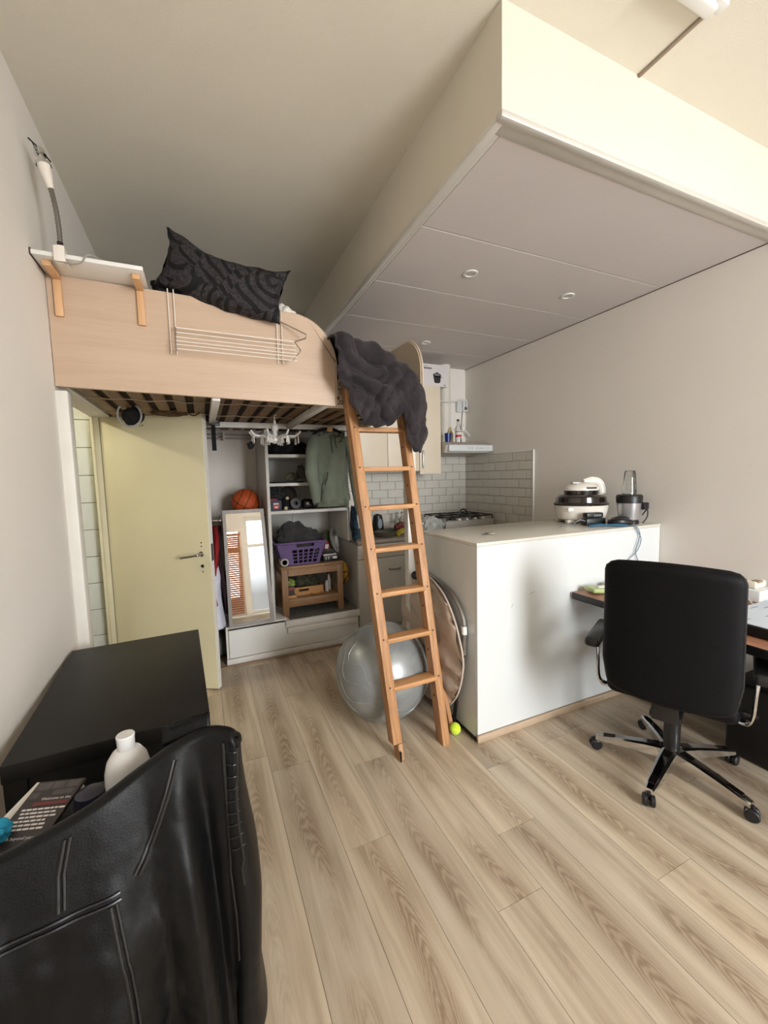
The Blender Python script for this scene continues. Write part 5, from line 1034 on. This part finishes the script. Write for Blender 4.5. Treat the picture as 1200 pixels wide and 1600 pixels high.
b = bm_new(); tube(b, catmull([(1.290, 2.42, 0.80), (1.290, 2.2, 0.77), (1.290, 2.05, 0.70), (1.290, 1.95, 0.58), (1.290, 1.93, 0.40)], 8), [0.012]*33, 8); mk('black_webbing', b, BLACKF, mc)
b = bm_new(); bmesh.ops.create_uvsphere(b, u_segments=16, v_segments=10, radius=0.028)
for v in b.verts: v.co += V((1.235, 2.30, 0.855))
mk('pivot_knob', b, BLACKP, mc)
b = bm_new(); tube(b, [V((1.308, 1.98, 0.012)), V((1.305, 1.93, 0.30)), V((1.305, 1.868, 0.50))], 0.011, 8); mk('leg', b, DARKMET, mc)
b = bm_new(); tube(b, [V((1.308, 2.50, 0.012)), V((1.308, 2.49, 0.30)), V((1.305, 2.40, 0.86))], 0.011, 8); mk('leg', b, DARKMET, mc)
tn = thing('tennis_ball', 'neon yellow tennis ball at the foot of the ladder', 'ball', (1.262, 1.90, 0))
b = bm_new(); bmesh.ops.create_uvsphere(b, u_segments=26, v_segments=16, radius=0.033)
for v in b.verts: v.co += V((1.262, 1.90, 0.033))
mk('felt', b, plain('neon_felt', rgb(206, 232, 40), 0.95, 0, 0.06, 60, 0.4, 300, sheen=0.3), tn)
b = bm_new(); tube(b, [V((1.262, 1.90, 0.033)) + V((math.cos(a)*math.cos(0.45*math.sin(2*a)), math.sin(a)*math.cos(0.45*math.sin(2*a)), math.sin(0.45*math.sin(2*a))))*0.0332 for a in [2*PI*k/48 for k in range(48)]], 0.0012, 5, closed=True); mk('seam', b, plain('pale_seam', rgb(226, 236, 170), 0.9), tn)

# ============================================================ DESK AND OFFICE CHAIR
dk = thing('desk', 'reddish wood desk with black edge along the right wall', 'desk', (2.46, 0.7, 0))
DX0, DY0 = 2.03, -0.15
b = bm_new(); box(b, (DX0, DY0, 0.742), (XR-0.003, PY0-0.016, 0.770), 0.003); mk('desktop', b, DESKW, dk)
b = bm_new(); box(b, (DX0-0.004, DY0-0.003, 0.735), (DX0, PY0-0.016, 0.769), 0.001); mk('front_edge', b, BLACKP, dk)
b = bm_new(); box(b, (DX0, DY0, 0.728), (XR-0.003, PY0-0.016, 0.741)); mk('underside', b, BLACKM, dk, False)
for xx, yy in ((DX0+0.06, DY0+0.06), (XR-0.12, DY0+0.06), (XR-0.12, PY0-0.09), (2.62, PY0-0.09)):
    b = bm_new(); box(b, (xx, yy, 0), (xx+0.05, yy+0.05, 0.728), 0.003); mk('leg', b, BLACKM, dk)
b = bm_new(); box(b, (2.47, 0.55, 0.0), (2.83, 1.16, 0.40), 0.02, 3); one('black_subwoofer', b, BLACKM, 'black boxy case on the floor under the desk', 'case', (2.65, 0.85, 0))
t = thing('wipes_packet', 'green and white wipes packet on the far desk corner', 'packet', (2.17, 1.68, 0.771), R(-12))
b = bm_new(); box(b, (-0.085, -0.045, 0.0), (0.085, 0.045, 0.030), 0.012, 3)
for v in b.verts: v.co.z += 0.006*math.sin(v.co.x*60)
loc_mk('packet', b, plain('pale_green_foil', rgb(172, 186, 128), 0.35, 0, 0.25, 14), t)
b = bm_new(); box(b, (-0.03, -0.02, 0.030), (0.04, 0.02, 0.037), 0.004); loc_mk('flap', b, PAPER, t)
b = bm_new(); box(b, (2.26, 1.62, 0.771), (2.44, 1.75, 0.800), 0.004); one('grey_book', b, plain('grey_cover', rgb(176, 176, 170), 0.5), 'flat grey book beside the wipes packet on the desk', 'book', (2.35, 1.68, 0.771))
t = thing('white_device_box', 'white boxy device at the wall end of the desk', 'box', (2.80, 1.22, 0.771))
b = bm_new(); box(b, (2.70, 1.14, 0.771), (2.86, 1.30, 0.835), 0.006); mk('box', b, GLOSSW, t)
b = bm_new(); box(b, (2.73, 1.17, 0.835), (2.84, 1.27, 0.875), 0.012, 3); mk('top_unit', b, plain('cream_plastic', rgb(220, 212, 196), 0.4), t)
b = bm_new(); box(b, (2.745, 1.166, 0.868), (2.79, 1.20, 0.879), 0.003); mk('dark_slot', b, plain('taupe_slot', rgb(150, 132, 116), 0.5), t)
b = bm_new(); tube(b, catmull([(2.70, 1.20, 0.80), (2.60, 1.12, 0.785), (2.52, 1.02, 0.784), (2.46, 0.90, 0.80), (2.40, 0.80, 0.84)], 8), 0.004, 8); one('white_charger_cord', b, WHITE, 'white cord trailing across the desk', 'cable', (2.5, 1.0, 0.778))
bp_ = thing('black_desk_riser', 'flat black stand under papers at the right edge of the desk', 'stand', (2.36, 0.80, 0.771))
b = bm_new(); box(b, (2.135, 0.45, 0.773), (2.62, 1.08, 0.818), 0.004); mk('body', b, BLACKM, bp_)
pp = thing('printed_sheets', 'bluish printed sheets lying on the black desk stand', 'papers', (2.37, 0.78, 0.819))
b = bm_new(); box(b, (2.142, 0.47, 0.819), (2.61, 1.07, 0.822)); mk('sheet', b, plain('bluish_paper', rgb(206, 216, 226), 0.7, 0, 0.05, 8), pp, False)
PRT = plain('faded_print', rgb(140, 150, 160), 0.7)
for k in range(26):
    b = bm_new(); xx = random.uniform(2.17, 2.5); yy = random.uniform(0.5, 1.04); w = random.uniform(0.02, 0.07); box(b, (xx, yy, 0.8221), (xx+w, yy+0.006, 0.8225)); mk('print_line', b, PRT, pp, False)
# office chair
CHR = R(24.6)
oc = thing('office_chair', 'black office chair with chrome star base seen from behind', 'office chair', (2.07, 1.19, 0), CHR)
LEATH2 = plain('matte_black_upholstery', rgb(10, 10, 12), 0.6, 0, 0.12, 14, 0.08, 300, spec=0.15)
def backf(u, v, side):
    s = u*2-1; t = v*2-1; z = 0.475+0.635*v
    c_ = max(0.0, (abs(t)-0.84)/0.16); w = 0.252*(1-0.10*max(0, 0.22-v)/0.22)*(1-0.03*v) - 0.05*(1-math.sqrt(max(0.0, 1-c_*c_)))
    zz = z - 0.012*s*s*(1 if v > 0.5 else -1.2)
    bow = -0.027*(1-s*s) - 0.05*(v-0.35)**2
    return V((-0.285 + bow + side*0.043*math.sqrt(max(0.0, 1-c_**2.6)), s*w, zz))
def backloop(u, v):
    a = u*2*PI; ca = math.cos(a); sa = math.sin(a)
    s = math.copysign(abs(ca)**0.42, ca); sd = math.copysign(abs(sa)**0.42, sa)
    return backf((1+s)/2, v, sd)
b = bm_new(); g_ = surf(b, backloop, 64, 60, True)
for q in (0, -1):
    f_ = [g_[i][q] for i in range(64)]; b.faces.new(f_)
loc_mk('backrest', b, LEATH2, oc, ang=60)
b = bm_new()
pts = [backf((1+s)/2, v, 0) + V((-0.004, 0, 0)) for s, v in [(-1, 0.96-0.9*k/24) for k in range(24)] + [(-1, 0.06-0.06*k/8) for k in range(9)] + [(1, 0.06*k/8) for k in range(9)] + [(1, 0.06+0.9*k/24) for k in range(1, 25)]]
tube(b, pts, 0.0045, 8); loc_mk('piping', b, BLACKP, oc)
b = bm_new(); box(b, (-0.25, -0.25, 0.43), (0.24, 0.25, 0.52), 0.04, 4); loc_mk('seat', b, LEATH2, oc)
b = bm_new(); box(b, (-0.30, -0.06, 0.40), (0.10, 0.06, 0.428), 0.008); box(b, (-0.315, -0.05, 0.40), (-0.295, 0.05, 0.56), 0.006); loc_mk('mechanism', b, BLACKP, oc)
b = bm_new(); cyl(b, (0, 0, 0.10), (0, 0, 0.28), 0.035, n=20); cyl(b, (0, 0, 0.28), (0, 0, 0.40), 0.024, n=20); loc_mk('gas_column', b, BLACKP, oc)
b = bm_new(); tube(b, [V((-0.02, -0.10, 0.41)), V((-0.02, -0.26, 0.405))], 0.007, 8); cyl(b, (-0.02, -0.26, 0.405), (-0.02, -0.31, 0.403), 0.011, n=10); loc_mk('lever', b, BLACKP, oc)
for s in (-1, 1):
    b = bm_new(); box(b, (-0.25, s*0.315-0.035, 0.655), (0.03, s*0.315+0.035, 0.700), 0.018, 4)
    for v in b.verts:
        if v.co.x < -0.15: v.co.z -= (-0.15-v.co.x)*0.25
    loc_mk('arm_pad', b, BLACKP, oc)
    b = bm_new(); tube(b, catmull([(-0.20, s*0.300, 0.66), (-0.215, s*0.292, 0.58), (-0.215, s*0.285, 0.48), (-0.17, s*0.262, 0.432), (-0.10, s*0.20, 0.425)], 8), [0.008]*33, 10, flat=1.6); loc_mk('arm_bracket', b, CHROME, oc)
b = bm_new(); lathe(b, [(0, 0.075), (0.045, 0.075), (0.05, 0.10), (0.042, 0.118), (0, 0.118)], 24); loc_mk('hub', b, CHROME, oc)
for wa_ in (125, 197, 269, 341, 53):
    a = R(wa_)-CHR; d = V((math.cos(a), math.sin(a), 0)); e = V((-d.y, d.x, 0))
    b = bm_new()
    sec = [(0.03, 0.034, 0.066, 0.122), (0.12, 0.030, 0.066, 0.116), (0.22, 0.026, 0.063, 0.102), (0.30, 0.022, 0.060, 0.087), (0.335, 0.018, 0.058, 0.080)]
    rings = []
    for r, w, z0, z1 in sec: rings.append([b.verts.new(d*r + e*q*w + V((0, 0, z))) for q, z in ((-1, z0), (1, z0), (1, z1-0.006), (0.6, z1), (-0.6, z1), (-1, z1-0.006))])
    for A, B_ in zip(rings, rings[1:]):
        for i in range(6): b.faces.new((A[i], A[(i+1) % 6], B_[(i+1) % 6], B_[i]))
    b.faces.new(rings[0][::-1]); b.faces.new(rings[-1]); lg = loc_mk('star_leg', b, CHROME, oc, ang=25)
    b = bm_new(); box(b, (0.05, -0.019, 0.0), (0.30, 0.019, 0.004), 0.002, 1)
    Ml = Matrix.Rotation(a, 4, 'Z')
    for v in b.verts:
        r = v.co.x; zt = interp([0.03, 0.12, 0.22, 0.30], [0.122, 0.116, 0.102, 0.087], r); v.co = Ml @ V((r, v.co.y*(1.0-0.6*(r-0.05)), zt-0.001+v.co.z))
    loc_mk('leg_cover', b, plain('glossy_black_cover', rgb(20, 14, 14), 0.15), lg)
    pc = d*0.335
    b = bm_new()
    for q in (-1, 1): lathe(b, [(0.0, 0.004), (0.022, 0.004), (0.0275, 0.008), (0.0275, 0.020), (0.022, 0.024), (0, 0.024)], 20, pc + V((0, 0, 0.0276)), Matrix.Rotation(a+R(25), 4, 'Z') @ Matrix.Rotation(R(90*q), 4, 'X'))
    cyl(b, pc+V((0, 0, 0.03)), pc+V((0, 0, 0.066)), 0.008, n=10); mk('caster', b, BLACKP, lg, world=False)

# ============================================================ BLACK TABLE, JACKET CHAIR
bt_ = thing('black_table', 'black rectangular table against the left wall', 'table', (-0.288, 1.748, 0), R(2.6))
b = bm_new(); box(b, (-0.253, -0.412, 0.72), (0.253, 0.412, 0.77), 0.003, 2); loc_mk('tabletop', b, BLACKM, bt_)
b = bm_new(); box(b, (-0.199, -0.405, 0.40), (0.199, -0.387, 0.719), 0.002); loc_mk('front_panel', b, BLACKM, bt_)  # added black sheet, stands in for the darkness under the tabletop
for sx_ in (-1, 1):
    for sy_ in (-1, 1): b = bm_new(); box(b, (sx_*0.225-0.025, sy_*0.385-0.025, 0), (sx_*0.225+0.025, sy_*0.385+0.025, 0.72), 0.002); loc_mk('leg', b, BLACKM, bt_)
dc = thing('dining_chair', 'black chair hidden under the leather jacket', 'chair', (-0.20, 1.12, 0), R(12))
b = bm_new(); box(b, (-0.21, -0.16, 0.42), (0.20, 0.24, 0.455), 0.012, 3); loc_mk('seat', b, BLACKM, dc)
for sx_ in (-0.19, 0.17):
    b = bm_new(); box(b, (sx_, 0.19, 0), (sx_+0.035, 0.225, 0.42), 0.003); loc_mk('leg', b, BLACKM, dc)
    b = bm_new(); box(b, (sx_, -0.19, 0), (sx_+0.035, -0.155, 0.80), 0.003); loc_mk('leg', b, BLACKM, dc)
b = bm_new(); box(b, (-0.155, -0.185, 0.62), (0.17, -0.16, 0.79), 0.006); loc_mk('backrest', b, BLACKM, dc)
# jacket surface
jp = [(-0.53, 0.825, 0.808), (-0.47, 0.85, 0.816), (-0.40, 0.875, 0.826), (-0.31, 0.895, 0.840), (-0.225, 0.918, 0.858), (-0.15, 0.950, 0.884), (-0.09, 0.962, 0.910), (-0.03, 0.972, 0.924), (0.010, 0.962, 0.920), (0.034, 0.950, 0.905), (0.048, 0.985, 0.885), (0.050, 1.05, 0.86), (0.040, 1.10, 0.83)]
jc = catmull(jp, 10); NJ = len(jc)
def jtop(u):
    f = u*(NJ-1); i = min(NJ-2, int(f)); t = f-i; p = jc[i]*(1-t)+jc[i+1]*t
    a = jc[max(0, i-3)]; c = jc[min(NJ-1, i+4)]; d = V((c.x-a.x, c.y-a.y, 0)).normalized(); return p, V((d.y, -d.x, 0))
def jacket(u, v):
    p, n = jtop(u); p = p.copy()
    if v < 0.14:
        t = v/0.14; o = -0.050 + 0.018*t; z = p.z - 0.17*(1-t)
        q = p + n*o; q.z = z - 0.006
    elif v < 0.24:
        t = (v-0.14)/0.10; a = t*PI; q = p + n*(-0.012*math.cos(a)-0.012); q.z = p.z + 0.008*math.sin(a) - 0.004*t
    else:
        t = (v-0.24)/0.76; zb = 0.16; z = p.z - (p.z-zb)*t
        x = p.x
        flare = 0.055*math.sin(min(1, t*1.6)*PI/2) + 0.035*t
        edge = min(1.0, max(0.0, (0.02-x)/0.10))
        fold = 0.0
        fold += 0.030*math.exp(-((x+0.105-0.05*t)/0.035)**2)*min(1, t*3)          # ridge below the shoulder
        fold -= 0.050*math.exp(-((x+0.045-0.045*t)/0.026)**2)*min(1, t*2.5)*(1-0.35*t)   # deep vertical fold
        fold += 0.022*math.sin(x*26+t*3.0)*t*edge
        fold += 0.010*fbm((x*6, t*3.5, 2), 3)*min(1, t*4) + 0.004*abs(fbm((x*20, t*12, 6), 2))*min(1, t*5)
        q = p + n*(flare*(0.25+0.75*edge)+fold*(0.3+0.7*edge)); q.z = z
        if u > 0.70: q.x -= 0.006*math.sin(t*9+u*8)
        q.x += 0.004*t
    return q
b = bm_new(); surf(b, jacket, 150, 110)
jk = thing('leather_jacket', 'black leather jacket hung over the chair by the black table', 'jacket', (-0.2, 0.9, 0.2))
mk('shell', b, LEATHER, jk, ang=180, mods=(('SOLIDIFY', {'thickness': 0.005, 'offset': 1.0}),))
def seam(uv, r=0.0034, name='seam'):
    pts = []
    for (u0, v0), (u1, v1) in zip(uv, uv[1:]):
        for k in range(10):
            t = k/10; u = u0+(u1-u0)*t; v = v0+(v1-v0)*t; p = jacket(u, v); _, n = jtop(u); pts.append(p + n*0.0065)
    bb = bm_new(); tube(bb, pts, r, 6); mk(name, bb, plain('black_piped_leather', rgb(18, 17, 18), 0.33, spec=0.5), jk)
seam([(0.02, 0.345), (0.14, 0.362), (0.26, 0.385), (0.36, 0.41)]); seam([(0.02, 0.357), (0.14, 0.374), (0.26, 0.397), (0.36, 0.422)])
seam([(0.335, 0.42), (0.345, 0.62), (0.355, 0.98)]); seam([(0.343, 0.42), (0.353, 0.62), (0.363, 0.98)])
seam([(0.50, 0.25), (0.47, 0.30), (0.42, 0.36), (0.37, 0.405)]); seam([(0.508, 0.255), (0.478, 0.308), (0.428, 0.368), (0.378, 0.413)])
seam([(0.285, 0.25), (0.272, 0.31), (0.268, 0.38)]); seam([(0.293, 0.25), (0.28, 0.31), (0.276, 0.38)])
seam([(0.68, 0.25), (0.69, 0.36), (0.70, 0.52), (0.71, 0.80)]); seam([(0.755, 0.25), (0.745, 0.40), (0.74, 0.60)])
for k in range(9): seam([(0.69+0.004*k, 0.27+0.028*k), (0.76, 0.25+0.028*k+0.01)], 0.0014, 'quilting')
# collar flap seen over the shoulder
b = bm_new(); surf(b, lambda u, v: V((-0.115+0.10*u, 1.005+0.035*v-0.02*u, 0.905+0.032*math.sin(v*PI*0.8)+0.022*u+0.008*fbm((u*5, v*5, 1), 3))), 16, 10); mk('collar', b, LEATHER, jk, ang=180, mods=(('SOLIDIFY', {'thickness': 0.006}),))
# bag and clutter on the seat
b = bm_new(); blob(b, (-0.250, 1.13, 0.59), (0.21, 0.13, 0.185), 0.10, 1.6, 61, True, 4); one('black_backpack', b, plain('black_nylon', rgb(22, 21, 24), 0.6, 0, 0.15, 20, 0.2, 200), 'black bag on the chair seat behind the leather jacket', 'bag', (-0.235, 1.14, 0.456))
wbt = thing('white_bottle', 'white plastic pump-less lotion bottle with oval cap behind the leather jacket', 'bottle', (-0.195, 1.075, 0.70))
wbt['label'] = 'white plastic lotion bottle with oval cap behind the leather jacket'
WBM = plain('white_bottle_plastic', rgb(222, 220, 218), 0.25, 0, 0.02)
b = bm_new(); lathe(b, [(0, 0), (0.040, 0), (0.046, 0.012), (0.047, 0.10), (0.046, 0.135), (0.041, 0.158), (0.030, 0.176), (0.020, 0.183), (0, 0.184)], 36, (-0.195, 1.075, 0.70)); mk('bottle_body', b, WBM, wbt)
b = bm_new(); lathe(b, [(0, 0.180), (0.018, 0.180), (0.0185, 0.206), (0.0195, 0.214), (0.018, 0.2165), (0, 0.2165)], 28, (-0.195, 1.075, 0.70)); mk('cap', b, WBM, wbt)
LBL = plain('pale_grey_print', rgb(170, 170, 176), 0.5)
for k in range(7):
    b = bm_new(); z_ = 0.70+0.095-0.007*k; w = (26 if k else 14); surf(b, lambda u, v: V((-0.195+0.0473*math.cos(R(268+w*u)), 1.075+0.0473*math.sin(R(268+w*u)), z_+0.002*v)), 8, 2); mk('label_line', b, LBL, wbt)
b = bm_new(); surf(b, lambda u, v: V((-0.195+0.0474*math.cos(R(228+8*u)), 1.075+0.0474*math.sin(R(228+8*u)), 0.765+0.02*v)), 6, 2); mk('label_mark', b, INK, wbt)
bkk = thing('dark_booklet', 'dark booklet with white text and red heading lying on the bag', 'booklet', (-0.37, 1.08, 0.77))
u_ = V((0.93, -0.36, 0.05)).normalized(); n_ = V((0.06, -0.24, 0.97)); n_ = (n_-u_*n_.dot(u_)).normalized(); v_ = n_.cross(u_)
MB = Matrix(((u_.x, v_.x, n_.x, -0.415), (u_.y, v_.y, n_.y, 1.045), (u_.z, v_.z, n_.z, 0.786), (0, 0, 0, 1)))
def bq(bb, x0_, y0_, x1_, y1_, z0=0.0081, z1=0.0085): box(bb, (x0_, y0_, z0), (x1_, y1_, z1), 0, 1, MB)
b = bm_new(); box(b, (0, -0.05, 0), (0.104, 0.105, 0.008), 0.001, 1, MB); mk('cover', b, plain('dark_brown_cover', rgb(44, 34, 32), 0.4, 0, 0.25, 30), bkk)
b = bm_new()
for x0_, y0_, x1_, y1_ in ((0.006, 0.082, 0.036, 0.100), (0.040, 0.084, 0.066, 0.101), (0.07, 0.085, 0.098, 0.101), (0.004, 0.062, 0.024, 0.077), (0.052, 0.068, 0.095, 0.080)): bq(b, x0_, y0_, x1_, y1_, 0.008, 0.0082)
mk('photo_patch', b, plain('grey_brick_print', rgb(78, 72, 70), 0.5, 0, 0.3, 30), bkk, False)
PRW = plain('white_print', rgb(222, 216, 212), 0.5)
text('heading_print', 'Welcome to the', 0.0095, PRW, bkk, MB @ Matrix.Translation((0.036, 0.056, 0.0084)))
b = bm_new(); bq(b, 0.026, 0.044, 0.10, 0.052); mk('red_line', b, plain('dark_red_print', rgb(110, 44, 38), 0.5), bkk, False)
random.seed(3)
for k in range(6):
    b = bm_new(); x = 0.012+0.003*(k % 3)
    while x < 0.092-0.004*k:
        w = random.uniform(0.006, 0.014); bq(b, x, 0.034-0.0085*k, x+w, 0.038-0.0085*k); x += w+0.0022
    mk('text_line', b, PRW, bkk, False)
text('footer_print', 'Push beyond your', 0.0095, PRW, bkk, MB @ Matrix.Translation((0.014, -0.028, 0.0084)))
b = bm_new(); box(b, (-0.035, -0.12, -0.012), (0.085, 0.112, -0.003), 0.001, 1, MB @ Matrix.Rotation(R(-9), 4, 'Z')); one('white_booklet', b, PAPER, 'cream white booklet under the dark booklet', 'booklet', (-0.37, 1.08, 0.76))
b = bm_new(); blob(b, (-0.43, 1.025, 0.80), (0.035, 0.03, 0.03), 0.3, 2, 71); one('cyan_cloth', b, plain('cyan_cloth', rgb(26, 130, 160), 0.8, 0, 0.2, 20), 'bright cyan cloth at the left edge beside the dark booklet', 'cloth', (-0.43, 1.025, 0.78))
b = bm_new(); lathe(b, [(0, 0), (0.030, 0), (0.034, 0.03), (0.028, 0.055), (0, 0.06)], 26, (-0.268, 1.06, 0.755)); one('navy_cap_jar', b, plain('navy_plastic', rgb(34, 34, 52), 0.35), 'dark navy jar lid between booklet and white bottle', 'jar', (-0.268, 1.06, 0.745))

# ============================================================ BLIND BEHIND THE CAMERA (seen in the mirror)
vb_ = thing('venetian_blind', 'brown wooden venetian blind at the window reflected in the mirror', 'blind', (0.05, YN+0.03, 0.3))
BW = wood('blind_wood', rgb(150, 98, 62), rgb(184, 130, 90), 0.45, 0)
b = bm_new(); box(b, (-0.55, YN+0.005, 1.88), (0.72, YN+0.06, 1.94), 0.003); mk('head_rail', b, BW, vb_)
sb = bm_new(); box(sb, (-0.62, -0.024, -0.0015), (0.62, 0.024, 0.0015), 0, 1, Matrix.Rotation(R(58), 4, 'X')); s0 = None
for k in range(36):
    z = 1.85-0.047*k
    if s0 is None: s0 = mk('slat', sb, BW, vb_, False, world=False); s0.location = V((0.085, YN+0.033, z))-vb_.location
    else: c = s0.copy(); COL.objects.link(c); c.parent = vb_; c.location = V((0.085, YN+0.033, z))-vb_.location
b = bm_new()
for xx in (-0.35, 0.05, 0.45): tube(b, [V((xx, YN+0.008, 0.34)), V((xx, YN+0.008, 1.88))], 0.002, 5)
mk('ladder_cord', b, PAPER, vb_)
